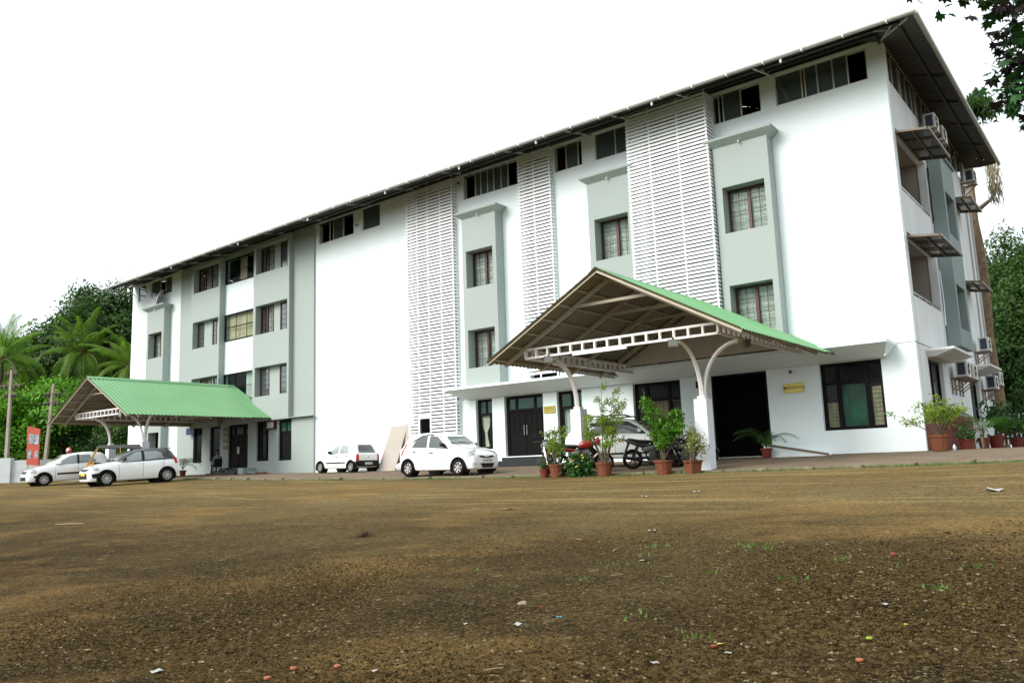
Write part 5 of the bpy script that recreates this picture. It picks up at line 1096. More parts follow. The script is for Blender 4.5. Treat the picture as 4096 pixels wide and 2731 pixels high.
def tree(label, loc, h, rad, cen_h, n, count, leaf, mt, group, seed, cat='tree', trunk_r=.22, name='tree'):
    r = np.random.default_rng(seed); T = thing(name, label, cat, loc, r.uniform(0, 6), group)
    p, o_, cc = blobs((0, 0, cen_h), rad, n, count, leaf, r)
    keep = p[:, 2] > .05; leaves('crown', p[keep], leaf*r.uniform(.7, 1.3, keep.sum()), mt, T, seed=seed, outward=o_[keep], asp=.6)
    mb = MB(); top = cen_h*.75; mb.tube([(0, 0, -.3), (.1, .05, top*.5), (0, .1, top)], [trunk_r, trunk_r*.8, trunk_r*.5], 9); limb_mesh(mb, (0, .1, top*.8), [tuple(c) for c in cc[::max(1, len(cc)//9)]], trunk_r*.45, random); mb.build('trunk', BARK, T, smooth=True)
    return T
G1 = leafmat('dark_tree_leaves', (.034, .088, .010), .55); G2 = leafmat('mid_tree_leaves', (.07, .18, .012), .55); G3 = leafmat('bright_leaves', (.12, .31, .014), .6); G4 = leafmat('yellow_green_leaves', (.17, .25, .03))
GL = 'trees behind the left boundary'
tree('tallest dark evergreen tree rising beside the left end of the building', (-56.92, 7.09, .2), 0, (4.3, 4.3, 4.4), 10.2, 44, 52000, .27, G1, GL, 1, trunk_r=.35)
tree('dark round tree just left of the tallest one', (-62.07, 5.79, .2), 0, (3.3, 3.3, 3.4), 9.3, 30, 30000, .27, G1, GL, 2)
tree('mid green tree behind the palm at the left picture edge', (-67.18, 4.86, .2), 0, (4.2, 4.2, 3.8), 6.9, 28, 26000, .28, G2, GL, 3)
tree('wide dark tree behind the left end wall of the building', (-59.13, 11.35, .2), 0, (5.2, 5.2, 4.4), 6.1, 30, 26000, .28, G1, GL, 4)
tree('bright green bushy tree behind the first power pole', (-52.52, -.84, .2), 0, (2.9, 2.9, 2.9), 3.1, 24, 17000, .24, G3, GL, 5, trunk_r=.15)
tree('bright green bushy tree between the two power poles', (-53.23, 1.12, .2), 0, (2.4, 2.4, 2.6), 3.0, 20, 13000, .2, G3, GL, 6, trunk_r=.15)
tree('bright green bushy tree cut by the left picture edge', (-54.07, -2.15, .2), 0, (2.8, 2.8, 3.0), 3.5, 20, 13000, .21, G3, GL, 11, trunk_r=.15)
tree('rounded creeper covered tree just behind the leaning pole', (-50.94, 1.24, .2), 0, (1.45, 1.45, 1.9), 4.9, 20, 16000, .16, G3, GL, 7, trunk_r=.12)
tree('mid green tree below the palm crown', (-51.97, 3.23, .2), 0, (2.5, 2.5, 2.4), 3.6, 24, 20000, .2, G2, GL, 8, trunk_r=.15)
tree('low dark tree behind the far canopy roof', (-51.88, 4.87, .2), 0, (3.0, 3.0, 2.6), 2.3, 24, 20000, .2, G1, GL, 9, trunk_r=.12)
tree('dark shrubby tree behind the small white hatchback at the far left', (-50.87, 2.01, .2), 0, (2.4, 2.4, 1.9), 1.7, 22, 16000, .18, G1, GL, 10, trunk_r=.1)
tree('dark shrubby tree seen below the far canopy against the building end', (-45.16, 2.6, .2), 0, (2.0, 2.0, 1.8), 1.6, 20, 15000, .16, G1, GL, 12, trunk_r=.1)
r = np.random.default_rng(5); p = np.stack([r.uniform(-80, -48.5, 26000), r.uniform(-16, 16, 26000), r.uniform(0, 1, 26000)**.7*1.9+.1], 1)
leaves('undergrowth', p, .26, G2, seed=3, kind='stuff')
def palm(label, loc, h, n, L, seed, group, mt, lean=(0, 0), hang=1.):
    r = np.random.default_rng(seed); T = thing('coconut_palm', label, 'palm tree', loc, 0, group); tx, ty = lean
    mb = MB(); mb.tube([(tx*(i/8)**2-tx, ty*(i/8)**2-ty, -.3+(h+.3)*i/8) for i in range(9)], [.2-.012*i for i in range(9)], 9); mb.build('trunk', BARK, T, smooth=True)
    for k in range(n):
        a = k*2.39996+r.uniform(-.2, .2); el = math.radians(86-112*(k/n)**1.05+r.uniform(-6, 6)); Lk = L*r.uniform(.85, 1.1); pts = []; p_ = Vector((0, 0, h)); e_ = el
        m_ = 12
        for i in range(m_+1): pts.append(p_.copy()); p_ = p_+Vector((math.cos(a)*math.cos(e_), math.sin(a)*math.cos(e_), math.sin(e_)))*Lk/m_; e_ -= math.radians(((3.2 if el > .7 else 5)+(3.5 if el > .7 else 5)*i/m_+(4 if el < .4 else 0))*hang)
        V = []; F = []
        side_ = Vector((-math.sin(a), math.cos(a), 0))
        for i in range(46):
            t = .12+.87*i/45; q = t*m_; j = min(int(q), m_-1); c = pts[j].lerp(pts[j+1], q-j); d = (pts[j+1]-pts[j]).normalized(); w_ = Lk*.235*math.sin(min(1, t*1.35)*PI*.80+.25)*(1 if t < .8 else 1.15-(t-.8)*2.6)
            for s_ in (1, -1):
                tip = c+side_*s_*w_*.72+d*w_*.5+Vector((0, 0, -w_*(.62+r.uniform(-.1, .1)))); mid = c+side_*s_*w_*.42+d*w_*.22+Vector((0,0,-w_*.12)); b = len(V); th = d*.019*Lk/3.5
                V += [tuple(c-th), tuple(c+th), tuple(mid+th), tuple(mid-th), tuple(tip)]; F += [(b, b+1, b+2), (b, b+2, b+3), (b+3, b+2, b+4)]
        o = raw('frond', V, F, mt, T)
        mb = MB(); mb.tube(pts, [.035*(1-.8*i/m_) for i in range(m_+1)], 5); mb.build('frond_stem', mat('frond_stem_yellow', (.16, .15, .04), .6), o)
    mb = MB()
    for k in range(9): a = k*.7; mb.lathe([(.0, -.13), (.1, -.06), (.12, .02), (.07, .1), (0, .13)], (.2*math.cos(a), .2*math.sin(a), h-.15-.06*(k % 3)), 9)
    mb.build('coconuts', mat('coconut', (.14, .10, .03), .6, var=.3), T, smooth=True); return T
PG = leafmat('palm_leaflets', (.11, .235, .018), tr=.45); PG2 = leafmat('palm_leaflets_pale', (.13, .28, .02), tr=.45)
palm('coconut palm with full crown standing left of the far canopy roof', (-53.74, 3.5, .2), 8.55, 30, 3.7, 21, 'coconut palms in the grove', PG, (.3, .2), 1.12)
palm('coconut palm cut by the left picture edge', (-57.09, -.31, .2), 8.3, 26, 4.0, 22, 'coconut palms in the grove', PG2, (.2, .1))
palm('coconut palm half hidden behind the left end of the building', (-50.24, 5.17, .2), 7.4, 24, 3.6, 23, 'coconut palms in the grove', PG, (.2, .1), 1.15)
# trees on the right, behind the building
GR = 'trees behind the building at the right'
tree('big dark leafy tree at the right picture edge', (-.5, 28.35, .2), 0, (3.7, 3.2, 4.0), 6.2, 44, 50000, .2, G1, GR, 31, trunk_r=.25)
tree('low dark tree right behind the picket gate', (-.1, 20.52, .2), 0, (2.6, 2.4, 2.6), 2.0, 26, 26000, .17, G1, GR, 32, trunk_r=.2)
tree('open tree top rising against the sky at the right', (-1.02, 31.5, .2), 0, (2.4, 2.2, 2.8), 9.3, 26, 8000, .2, G1, GR, 33, trunk_r=.2)
tree('dark tree behind the white boundary wall, cut by the right picture edge', (1.6, 22.3, .2), 0, (2.8, 2.5, 3.6), 3.8, 30, 30000, .18, G1, GR, 34)
tree('dark tree directly behind the back corner of the building', (-1.82, 26.03, .2), 0, (3.2, 2.6, 3.0), 1.8, 24, 20000, .2, G1, GR, 35)
# fishtail palm against the back corner
T = thing('fishtail_palm', 'tall fishtail palm behind the back corner with a hanging flower bunch', 'palm tree', (-.15, 14.6, .05)); r = np.random.default_rng(8)
mb = MB(); mb.tube([(.06*math.sin(i*1.3)-.002*i, .0, i*1.15) for i in range(13)], [.22-.008*i+.012*(i % 2) for i in range(13)], 10); mb.build('trunk', mat('palm_bark', (.16, .11, .065), .9, var=.4, vscale=6, bump=.5, bscale=9), T, smooth=True)
mb = MB(); mb.tube([(.1, 0, 9.6), (.6, -.1, 9.9), (1.0, -.1, 10.5)], [.10, .07, .05], 7); mb.build('branch_stub', BARK, T, smooth=True)
P1 = []
for k in range(26):
    a = r.uniform(0, 6.28); e = r.uniform(-.1, 1.2); q = np.array([math.cos(a)*math.cos(e), math.sin(a)*math.cos(e), math.sin(e)]); Lr = r.uniform(.9, 1.7)
    for i in range(55): t = r.uniform(.3, 1); P1.append(q*Lr*t*.85+np.array([.15, 0, 13.9-.55*t*t])+r.normal(size=3)*.10)
leaves('crown', P1, .24, G1, T, seed=9, asp=.4, up=-.2, droop=.7)
mb = MB()
for i in range(46):
    x, y = r.normal()*.13+.92, r.normal()*.11-1.3; z0 = 11.1-r.uniform(0, .15); L_ = r.uniform(1.1, 1.75); pts = [(x, y, z0)]
    for j in range(1, 9): pts.append((x+.035*math.sin(j*2+i), y+.03*math.cos(j*1.7+i), z0-L_*j/8))
    mb.tube(pts, .016, 4)
mb.tube([(.05, -.1, 12.0), (.5, -.7, 11.9), (.92, -1.3, 11.1)], .04, 6); mb.build('flower_strings', mat('flower_strings_mat', (.22, .19, .11), .8, var=.4, vscale=12), T)
# near branch hanging in at the top right, every leaf its own piece
T = thing('overhanging_branch', 'dark lobed leaves of a near tree branch hanging into the top right corner', 'branch', (0, 0, 0))
lm = []
LG = leafmat('near_leaf_green', (.016, .060, .010), .4, .25); LG2 = leafmat('near_leaf_bright', (.02, .085, .016), .3, .3); LP = leafmat('near_leaf_purple', (.022, .016, .016), .4, .12)
for q in range(5):
    V = [(0, 0, 0)]; n = 7; st_ = 6
    for i in range(st_*2+1):
        a = math.radians(-110+220*i/(st_*2)); rr = (1.0-.28*abs(i/(st_)-1)) if i % 2 == 0 or True else 0
        rr = (1-.30*abs(i/st_-1))*(1.0 if i % 2 == 0 else .66); V.append((math.cos(a)*rr, math.sin(a)*rr*.95, -.22*rr*rr+.03*math.sin(i*2+q)))
    F = [(0, i, i+1) for i in range(1, len(V)-1)]; me = bpy.data.meshes.new('leaf'); me.from_pydata(V, [], F); me.materials.append((LG, LG2, LP, LG, LP)[q]); lm.append(me)
def campt(u, v, d):
    D = _f+_r2*((u-512)/FPX)-_u2*((v-341)/FPX); return CAM_POS+D*d
rb = random.Random(4)
BR = [(Vector((4.95, -17.3, 3.05)), Vector((4.02, -17.62, 2.83))), ]
import itertools
clus = [((3.70, -17.35, 2.83), .10, 16), ((3.84, -17.22, 2.82), .09, 8), ((4.0, -17.15, 2.78), .2, 34), ((4.13, -17.1, 2.68), .17, 34), ((4.14, -17.0, 2.52), .14, 32), ((4.12, -16.98, 2.38), .12, 26), ((4.07, -16.99, 2.24), .11, 24), ((4.06, -16.96, 2.12), .12, 30), ((4.16, -16.9, 2.1), .1, 16), ((4.16, -16.86, 1.97), .08, 10), ((4.2, -17.0, 2.75), .2, 24), ((4.28, -16.9, 2.3), .18, 22)]
for c, s_, n in clus:
    for i in range(int(n*1.6)):
        p_ = Vector(c)+Vector((rb.gauss(0, s_*.5), rb.gauss(0, s_*.5), rb.gauss(0, s_*.38))); bright = c[2] < 2.2 and rb.random() < .6
        me = lm[1] if bright else rb.choice([lm[0], lm[2], lm[3], lm[4]])
        inst('leaf', me, T, p_, (rb.uniform(-.6, .6), rb.uniform(.3, 1.1), rb.uniform(0, 6.28)), rb.uniform(.042, .075))
mb = MB()
mb.tube([(5.6, -16.6, 3.3), (4.7, -17.0, 3.0), (4.2, -17.1, 2.82), (3.85, -17.2, 2.86), (3.6, -17.38, 2.84)], [.035, .02, .012, .007, .004], 6)
mb.tube([(4.7, -17.0, 3.0), (4.32, -16.95, 2.7), (4.2, -16.95, 2.4), (4.12, -16.95, 2.2), (4.15, -16.88, 2.0)], [.02, .012, .009, .006, .003], 6); mb.build('twig', BARK, T, smooth=True)

# ================================================================== POTTED PLANTS
def pot(T, R, h, mt=TERRA, rib=.035, square=False):
    mb = MB(); n = 24 if not square else 4
    mb.lathe([(R*.66, 0), (R*.70, .01), (R*.92, h*.82), (R*1.0, h*.84), (R*1.02, h), (R*.9, h), (R*.86, h*.86)], (0, 0, 0), n, 'z', rib if not square else 0); mb.build('pot', mt, T, smooth=not square and not rib)
    mb = MB(); mb.lathe([(R*.86, h*.84), (R*.86, h*.88), (0.001, h*.9)], (0,0,0), 16); mb.build('soil', SOIL, T)
def shrub(name, label, loc, R, h, stems, mt, leaf, spread, hh, count, seed, cat='potted plant', potmt=TERRA, square=False, group='potted plants along the kerb', asp=.5, shapes=None):
    r = np.random.default_rng(seed); T = thing(name, label, cat, loc, r.uniform(0, 6) if shapes is None else 0, group); pot(T, R, h, potmt, square=square)
    mb = MB(); P = []
    tips = shapes or [(r.normal()*spread*.6, r.normal()*spread*.6, hh*r.uniform(.6, 1)) for _ in range(stems)]
    for tx, ty, tz in tips:
        b = Vector((r.uniform(-.05, .05), r.uniform(-.05, .05), h*.88)); t = Vector((tx, ty, tz)); m1 = b.lerp(t, .45)+Vector((r.normal()*.03, r.normal()*.03, 0)); mb.tube([b, m1, t], [.016, .011, .004], 5)
        for k in range(5):
            f_ = r.uniform(.4, .98); c = m1.lerp(t, (f_-.4)/.6) if f_ > .4 else b.lerp(m1, f_); q = c+Vector((r.normal()*spread*.33, r.normal()*spread*.33, r.uniform(.0, .16))); mb.tube([c, q], [.005, .002], 4)
            for j in range(count//(len(tips)*5)): s_ = r.uniform(.2, 1.15); pp = c.lerp(q, s_); P.append((pp.x+r.normal()*leaf*.8, pp.y+r.normal()*leaf*.8, pp.z+r.normal()*leaf*.7))
    mb.build('stems', BARK, T, smooth=True); leaves('foliage', P, leaf*r.uniform(.7, 1.25, len(P)), mt, T, seed=seed, asp=asp, up=.4, droop=.35); return T
def gp(x, y): return (x, y, gz(x, y)-.005)
LM_Y = leafmat('lime_leaves', (.22, .33, .035), .35, .45); LM_G = leafmat('fresh_green_leaves', (.10, .25, .02), .35, .4); LM_D = leafmat('dark_green_leaves', (.025, .10, .015), .4, .3)
LM_V = leafmat('variegated_leaves', (.22, .26, .08), .6, .35)
shrub('potted_plant', 'leafy lime bush in a ribbed terracotta pot, leftmost large pot before the bikes', gp(-7.17, -5.93), .20, .33, 8, LM_Y, .055, .28, 1.18, 1700, 51)
shrub('potted_plant', 'small dark green plant in a small red pot at the left end of the row', gp(-7.55, -5.92), .13, .22, 9, LM_D, .06, .16, .42, 240, 52, potmt=TERRAR)
shrub('potted_plant', 'tallest thin lime plant in a ribbed terracotta pot beside the left column', gp(-5.82, -5.9), .205, .33, 0, LM_Y, .06, .40, 2.3, 3000, 53, shapes=[(.0, .05, 2.22), (.30, .15, 2.0), (.2, .3, 1.75), (-.30, -.1, 1.45), (.45, .2, 1.7), (-.1, .1, 1.9), (-.42, -.2, 1.25), (.35, .1, 1.3), (.2, -.1, .95)])
shrub('potted_plant', 'bushy bright green plant in a ribbed terracotta pot beside the black motorbike', gp(-4.27, -5.88), .215, .33, 0, LM_G, .07, .28, 2.0, 3400, 54, shapes=[(-.32, -.2, 1.95), (-.2, -.1, 1.6), (.34, .2, 1.52), (.45, .25, 1.4), (0, 0, 1.2), (-.1, .1, 1.35), (.2, .05, 1.0), (-.05, -.05, .9)], asp=.6)
shrub('potted_plant', 'variegated plant in a square terracotta pot beside the right column', gp(-3.55, -5.88), .22, .30, 7, LM_V, .07, .22, .95, 900, 55, square=True)
shrub('potted_plant', 'spreading yellow green bush in a large terracotta pot at the building corner', gp(.40, -.55), .24, .40, 11, LM_Y, .075, .62, 1.25, 1500, 56, group='potted plants by the corner')
shrub('potted_plant', 'small dark plant in a red pot behind the corner bush', gp(.75, .9), .17, .26, 6, LM_D, .10, .28, .5, 160, 57, potmt=TERRAR, group='potted plants by the corner')
shrub('potted_plant', 'large leafy dark plant in a red pot by the back gate', gp(.85, 5.2), .22, .38, 9, LM_D, .17, .55, 1.35, 420, 58, potmt=TERRAR, group='potted plants by the corner')
shrub('potted_plant', 'dark plant with broad leaves low behind the wooden bench', gp(1.1, 7.5), .2, .3, 8, G1, .16, .55, 1.2, 420, 59, potmt=TERRAR, group='potted plants by the corner')
def fernpot(label, loc, n, L, potmt, seed, hp=.26, group=None, mt=None):
    r = np.random.default_rng(seed); T = thing('potted_palm', label, 'potted palm', loc, 0, group); pot(T, .16, hp, potmt, 0)
    for k in range(n):
        a = r.uniform(0, 6.28); el = r.uniform(.9, 1.45); p_ = Vector((0, 0, hp)); pts = []
        for i in range(9): pts.append(p_.copy()); p_ = p_+Vector((math.cos(a)*math.cos(el), math.sin(a)*math.cos(el), math.sin(el)))*L/8; el -= .26
        V = []; F = []
        for i in range(20):
            q = (.25+.74*i/19)*8; j = min(int(q), 7); c = pts[j].lerp(pts[j+1], q-j); d = (pts[j+1]-pts[j]).normalized(); sd_ = Vector((-math.sin(a), math.cos(a), 0)); w_ = L*.22*math.sin(PI*(.15+.8*i/19))
            for s_ in (1, -1): b = len(V); V += [tuple(c-d*.008), tuple(c+d*.008), tuple(c+sd_*s_*w_+d*w_*.5-Vector((0, 0, w_*.4)))]; F.append((b, b+1, b+2))
        o = raw('frond', V, F, mt or LM_D, T); mb = MB(); mb.tube(pts, .006, 4); mb.build('frond_stem', LM_D, o)
    return T
fernpot('potted palm in a red pot on the pavement beside the dark roofed car', (-30.9+.1, -2.1, gz(-31, -2.1)), 12, 1.15, TERRAR, 61)
fernpot('dark potted palm at the right jamb of the reception entrance', (-3.75, -.95, gz(-3.7, -.95)), 11, 1.15, TERRAR, 62, mt=G1)
fernpot('tall fern like palm standing behind the corner pots by the gate', (.75, 3.6, .03), 13, 1.6, TERRAR, 63, .3, mt=LM_G)
r = np.random.default_rng(71); T = thing('leafy_bush', 'low dark green bush with yellow leaves between the two big pots', 'bush', gp(-6.5, -5.93), 0); pp = r.normal(size=(620, 3))*np.array([.19, .13, .15])+np.array([0, 0, .26]); pp[:, 2] = np.abs(pp[:, 2])
leaves('foliage', pp, .11, LM_D, T, seed=72, asp=.55); leaves('yellow_leaf', pp[:26]+[0, -.05, .08], .1, mat('yellow_leaf_mat', (.45, .33, .03), .6), T, seed=73); mb = MB(); [mb.tube([(0, 0, 0), (r.normal()*.15, r.normal()*.1, .45)], .008, 4) for _ in range(9)]; mb.build('stems', BARK, T)

# grass along the kerb foot and in the yard
def grass(name, pts, h, mt, seed):
    r = np.random.default_rng(seed); pts = np.asarray(pts); n = len(pts); hh = h*r.uniform(.5, 1.2, n); a = r.uniform(0, 6.28, n); w_ = .006+.004*r.random(n); lx, ly = np.cos(a)*hh*.5, np.sin(a)*hh*.5
    V = np.zeros((n, 3, 3)); V[:, 0] = pts; V[:, 1] = pts; V[:, 0, 0] -= w_; V[:, 1, 0] += w_; V[:, 2] = pts; V[:, 2, 0] += lx; V[:, 2, 1] += ly; V[:, 2, 2] += hh
    raw(name, V.reshape(-1, 3), np.arange(n*3).reshape(-1, 3), mt, kind='stuff')
GM = leafmat('grass_green', (.07, .14, .02), .4, .4)
r = np.random.default_rng(81); pts = []
for x in np.arange(-33, 8, .02):
    dens = 1.0 if -9.2 < x < -3.3 else (.75 if -16 < x < -9 else .5); dens *= .5+.5*math.sin(x*1.1)*math.sin(x*.37+1)+.25
    for k in range(r.poisson(max(0, dens)*4.0)): y = -5.74-abs(r.normal())*.10; pts.append((x+r.normal()*.02, y, gz(x, y)+.0))
grass('grass', pts, .055, GM, 82)
pts = []
for k in range(34):
    cx, cy = 1.9+r.normal()*1.0, -17.7+r.normal()*.9
    for j in range(int(r.uniform(2, 9))): x, y = cx+r.normal()*.045, cy+r.normal()*.045; pts.append((x, y, gz(x, y)))
grass('weeds', pts, .028, GM, 83)

# ================================================================== RIGHT END: gate, wall, bench, stool
mb = MB(); mb.box(1.0, 8.0, 13.0, 13.2, 0, 1.33); tag(mb.build('boundary_wall', SIDEW), 'low white boundary wall at the right beneath the dark trees', 'wall')
T = thing('picket_gate', 'dark picket gate between the building and the white wall carrying a no entry board', 'gate', (0.02, 11.9, .04))
for i in range(14): mb = MB(); mb.box(.03+i*.07, .06+i*.07, -.015, .015, .1, 1.2); mb.build('picket', SLAT if i % 2 == 0 else BLACKP, T)
mb = MB(); mb.box(0, 1.0, -.03, -.016, .3, .36); mb.box(0, 1.0, -.03, -.016, .95, 1.01); mb.build('rail', BLACKP, T)
T = thing('warning_sign', 'small white board with red NO ENTRY lettering on the picket gate', 'sign', (.28, 11.8, 1.22)); mb = MB(); mb.box(-.22, .22, -.01, .01, -.08, .08); mb.build('board', PLATE, T); text_part('NO ENTRY', .1, (0, -.014, 0), (PI/2, 0, 0), REDLENS, T)
T = thing('wooden_bench', 'narrow weathered wooden bench standing before the red painted dado', 'bench', (.8, 2.2, .03), PI/2+.1); WD = mat('weathered_wood', (.16, .12, .075), .85, var=.3, vscale=5)
for y in (-.09, 0.09): mb = MB(); mb.box(-.5, .5, y-.08, y+.08, .50, .53); mb.build('seat_plank', WD, T)
for x in (-.42, .42):
    for y in (-.13, .13): mb = MB(); mb.box(x-.025, x+.025, y-.025, y+.025, 0, .5); mb.build('leg', WD, T)
mb = MB(); mb.box(-.4, .4, -.02, .02, .14, .18); mb.build('stretcher', WD, T)
T = thing('plastic_stool', 'white plastic stool by the gate at the right end', 'stool', (1.0, 10.0, .04)); mb = MB(); mb.box(-.17, .17, -.17, .17, .44, .47); mb.build('seat', SLAT, T)
for x, y in ((-.14, -.14), (.14, -.14), (-.14, .14), (.14, .14)): mb = MB(); mb.beam((x, y, .44), (x*1.25, y*1.25, 0), .05, .03); mb.build('leg', SLAT, T)
T = thing('small_bottle', 'small clear bottle on the pavement beside the large corner pot', 'bottle', gp(.72, -.62)); mb = MB(); mb.lathe([(.035, 0), (.04, .02), (.04, .1), (.015, .14), (.015, .16)], (0,0,0), 12); mb.build('bottle', LAMPG, T, smooth=True)

# ================================================================== LEFT END: boundary wall, sign board, poles
mb = MB()
for (x0, y0, x1, y1, h) in ((-47.4, -4.4, -46.85, -3.9, 1.08), (-46.25, -3.45, -45.3, -2.6, 1.28), (-45.3, -2.6, -41.0, 1.6, 1.28), (-62, -17.5, -47.4, -4.4, 1.08)): mb.beam((x0, y0, h/2), (x1, y1, h/2), .18, h)
tag(mb.build('boundary_wall', mat('dull_white_wall', (.52, .56, .57), .85, var=.08, dirt=(.3, .3, .26, .5))), 'low white boundary wall at the far left in front of the trees', 'wall')
mb = MB(); mb.box(-.42, .42, -.2, .2, 0, 1.42); o = mb.build('gate_pillar', MATS['dull_white_wall']); o.location = (-46.5, -3.75, 0); o.rotation_euler = (0, 0, .75); tag(o, 'white pillar of the boundary wall beside the power pole', 'pillar')
T = thing('notice_board', 'orange red standing board with four pasted photographs, leaning slightly', 'board', (-44.8, -2.95, .1), .55)
mb = MB(); mb.hexa([(-.36, -.03, .9), (.36, -.03, .84), (.36, .03, .84), (-.36, .03, .9)], [(-.42, -.03, 3.05), (.36, -.03, 2.86), (.36, .03, 2.86), (-.42, .03, 3.05)]); mb.build('panel', mat('orange_board', (.40, .055, .018), .6, var=.15, vscale=3), T)
PH = [mat('photo_print_a', (.22, .26, .28), .5, var=.6, vscale=5), mat('photo_print_b', (.28, .33, .38), .5, var=.5, vscale=6)]
for i, (x0, x1, z0, z1) in enumerate(((-.28, .02, 2.05, 2.62), (.05, .32, 2.02, 2.56), (-.28, -.08, 1.25, 1.72), (.12, .32, 1.22, 1.66))): mb = MB(); mb.box(x0, x1, -.045, -.034, z0, z1); mb.build('poster', PH[i % 2], T)
for x in (-.34, .34): mb = MB(); mb.box(x-.03, x+.03, .031, .09, 0, 1.2); mb.build('post', STEEL, T)
POLE = mat('concrete_pole', (.30, .26, .21), .85, var=.2, vscale=2, bump=.2)
def pole(label, loc, h, lean, ins):
    T = thing('power_pole', label, 'power pole', loc, .5, 'power poles in the grove'); mb = MB(); mb.hexa([(-.11, -.09, 0), (.11, -.09, 0), (.11, .09, 0), (-.11, .09, 0)], [(-.06+lean, -.05, h), (.06+lean, -.05, h), (.06+lean, .05, h), (-.06+lean, .05, h)]); mb.build('post', POLE, T)
    RU = mat('rusty_iron', (.13, .095, .07), .8)
    for z, w_ in ins:
        mb = MB(); mb.beam((-w_+lean*.9, 0, z), (w_+lean*.9, 0, z), .07, .07); mb.beam((-w_*.7+lean*.9, 0, z), (lean*.9, 0, z+.45), .04, .04); mb.beam((w_*.7+lean*.9, 0, z), (lean*.9, 0, z+.45), .04, .04); mb.build('crossarm', RU, T)
        for x in (-w_*.9, -w_*.45, w_*.45, w_*.9): mb = MB(); mb.lathe([(.03, -.2), (.08, -.17), (.08, -.09), (.05, -.06), (.08, -.03), (.03, 0)], (x+lean*.9, 0, z), 10); mb.build('insulator', mat('brown_insulator', (.035, .02, .015), .5), T, smooth=True)
    return T
pole('tall concrete power pole with insulators at the far left', (-48.0, -3.1, .1), 6.5, 0, [(5.6, .7), (5.05, .38), (6.3, .38)])
pole('leaning rusty power pole in front of the creeper covered tree', (-48.0, -1.03, .1), 5.8, .35, [(4.65, .5), (5.2, .55)])
mb = MB()
for z, e in ((6.0, 5.0), (6.65, 5.55), (5.9, 4.95)): a = Vector((-48.0, -3.1, z-.3)); b = Vector((-47.7, -.9, e-.25)); mb.tube([a.lerp(b, i/10)+Vector((0, 0, -.5*math.sin(PI*i/10))) for i in range(11)], .012, 4)
for e in (5.0, 5.5): a = Vector((-47.7, -.9, e-.25)); b = Vector((-40.3, 2.5, 4.4)); mb.tube([a.lerp(b, i/10)+Vector((0, 0, -.3*math.sin(PI*i/10))) for i in range(11)], .012, 4)
tag(mb.build('power_lines', BLACKP), 'thin sagging wires strung between the two power poles', 'wires')
T = thing('convex_mirror', 'small round red rimmed mirror sticking up behind the white cars', 'mirror', (-43.0, -1.9, .1), .3); mb = MB(); mb.tube([(0, 0, 0), (0, 0, 1.35)], .03, 8); mb.build('post', STEEL, T)
mb = MB(); mb.lathe([(.0, 0), (.17, .02), (.19, .08), (.15, .12)], (0, 0, 1.6), 18, 'y'); mb.build('rim', REDLENS, T, smooth=True); mb = MB(); mb.lathe([(.0, -.03), (.08, -.015), (.11, .0)], (0, -.01, 1.6), 18, 'y'); mb.build('mirror_face', LAMPG, T, smooth=True)

# ================================================================== YARD LITTER AND GRAVEL
def bits(kind, col, V, F): me = bpy.data.meshes.new(kind); me.from_pydata(V, [], F); me.materials.append(mat('litter_'+kind+str(len(bpy.data.meshes)), col, .6, var=.2, vscale=20)); return me
def leafm(col): return bits('fallen_leaf', col, [(-.5, 0, .02), (-.2, .17, .08), (.15, .16, .03), (.5, 0, .1), (.15, -.16, .10), (-.2, -.17, .05), (0, 0, .0)], [(0, 6, 1), (1, 6, 2), (2, 6, 3), (3, 6, 4), (4, 6, 5), (5, 6, 0)])
def paperm(col): return bits('paper_scrap', col, [(-.5, -.3, 0), (.1, -.4, .12), (.5, -.1, .02), (.35, .35, .16), (-.2, .3, .03), (-.45, .2, .14), (0, 0, .09)], [(6, i, (i+1) % 6) for i in range(6)])
def capm(col):
    mb = MB(); mb.lathe([(.5, 0), (.5, .22), (.42, .28), (.0, .28)], (0,0,0), 12); return mb.mesh('bottle_cap', mat('litter_cap'+str(col), col, .5))
def stickm(col): mb = MB(); mb.tube([(-.5, 0, .02), (0, .03, .035), (.5, -.02, .02)], [.02, .025, .012], 5); return mb.mesh('twig', mat('litter_stick', col, .8))
def stonem(col):
    bm = bmesh.new(); bmesh.ops.create_icosphere(bm, subdivisions=2, radius=.5)
    for v in bm.verts: v.co *= 1+.15*math.sin(v.co.x*7+v.co.y*5); v.co.z = v.co.z*.5+.15
    me = bpy.data.meshes.new('stone'); bm.to_mesh(me); bm.free(); me.materials.append(mat('litter_stone'+str(col), col, .9)); return me
KM = dict(bl=('fallen_leaf', leafm((.20, .09, .04))), dl=('fallen_leaf', leafm((.05, .022, .015))), pl=('fallen_leaf', leafm((.38, .27, .19))), yl=('fallen_leaf', leafm((.55, .43, .08))), wp=('paper_scrap', paperm((.34, .34, .32))), bp=('plastic_scrap', paperm((.05, .35, .55))), oc=('bottle_cap', capm((.32, .085, .03))), rc=('bottle_cap', capm((.22, .03, .015))), st=('twig', stickm((.35, .24, .12))), so=('stone', stonem((.22, .17, .13))), gf=('green_fruit', stonem((.22, .30, .03))))
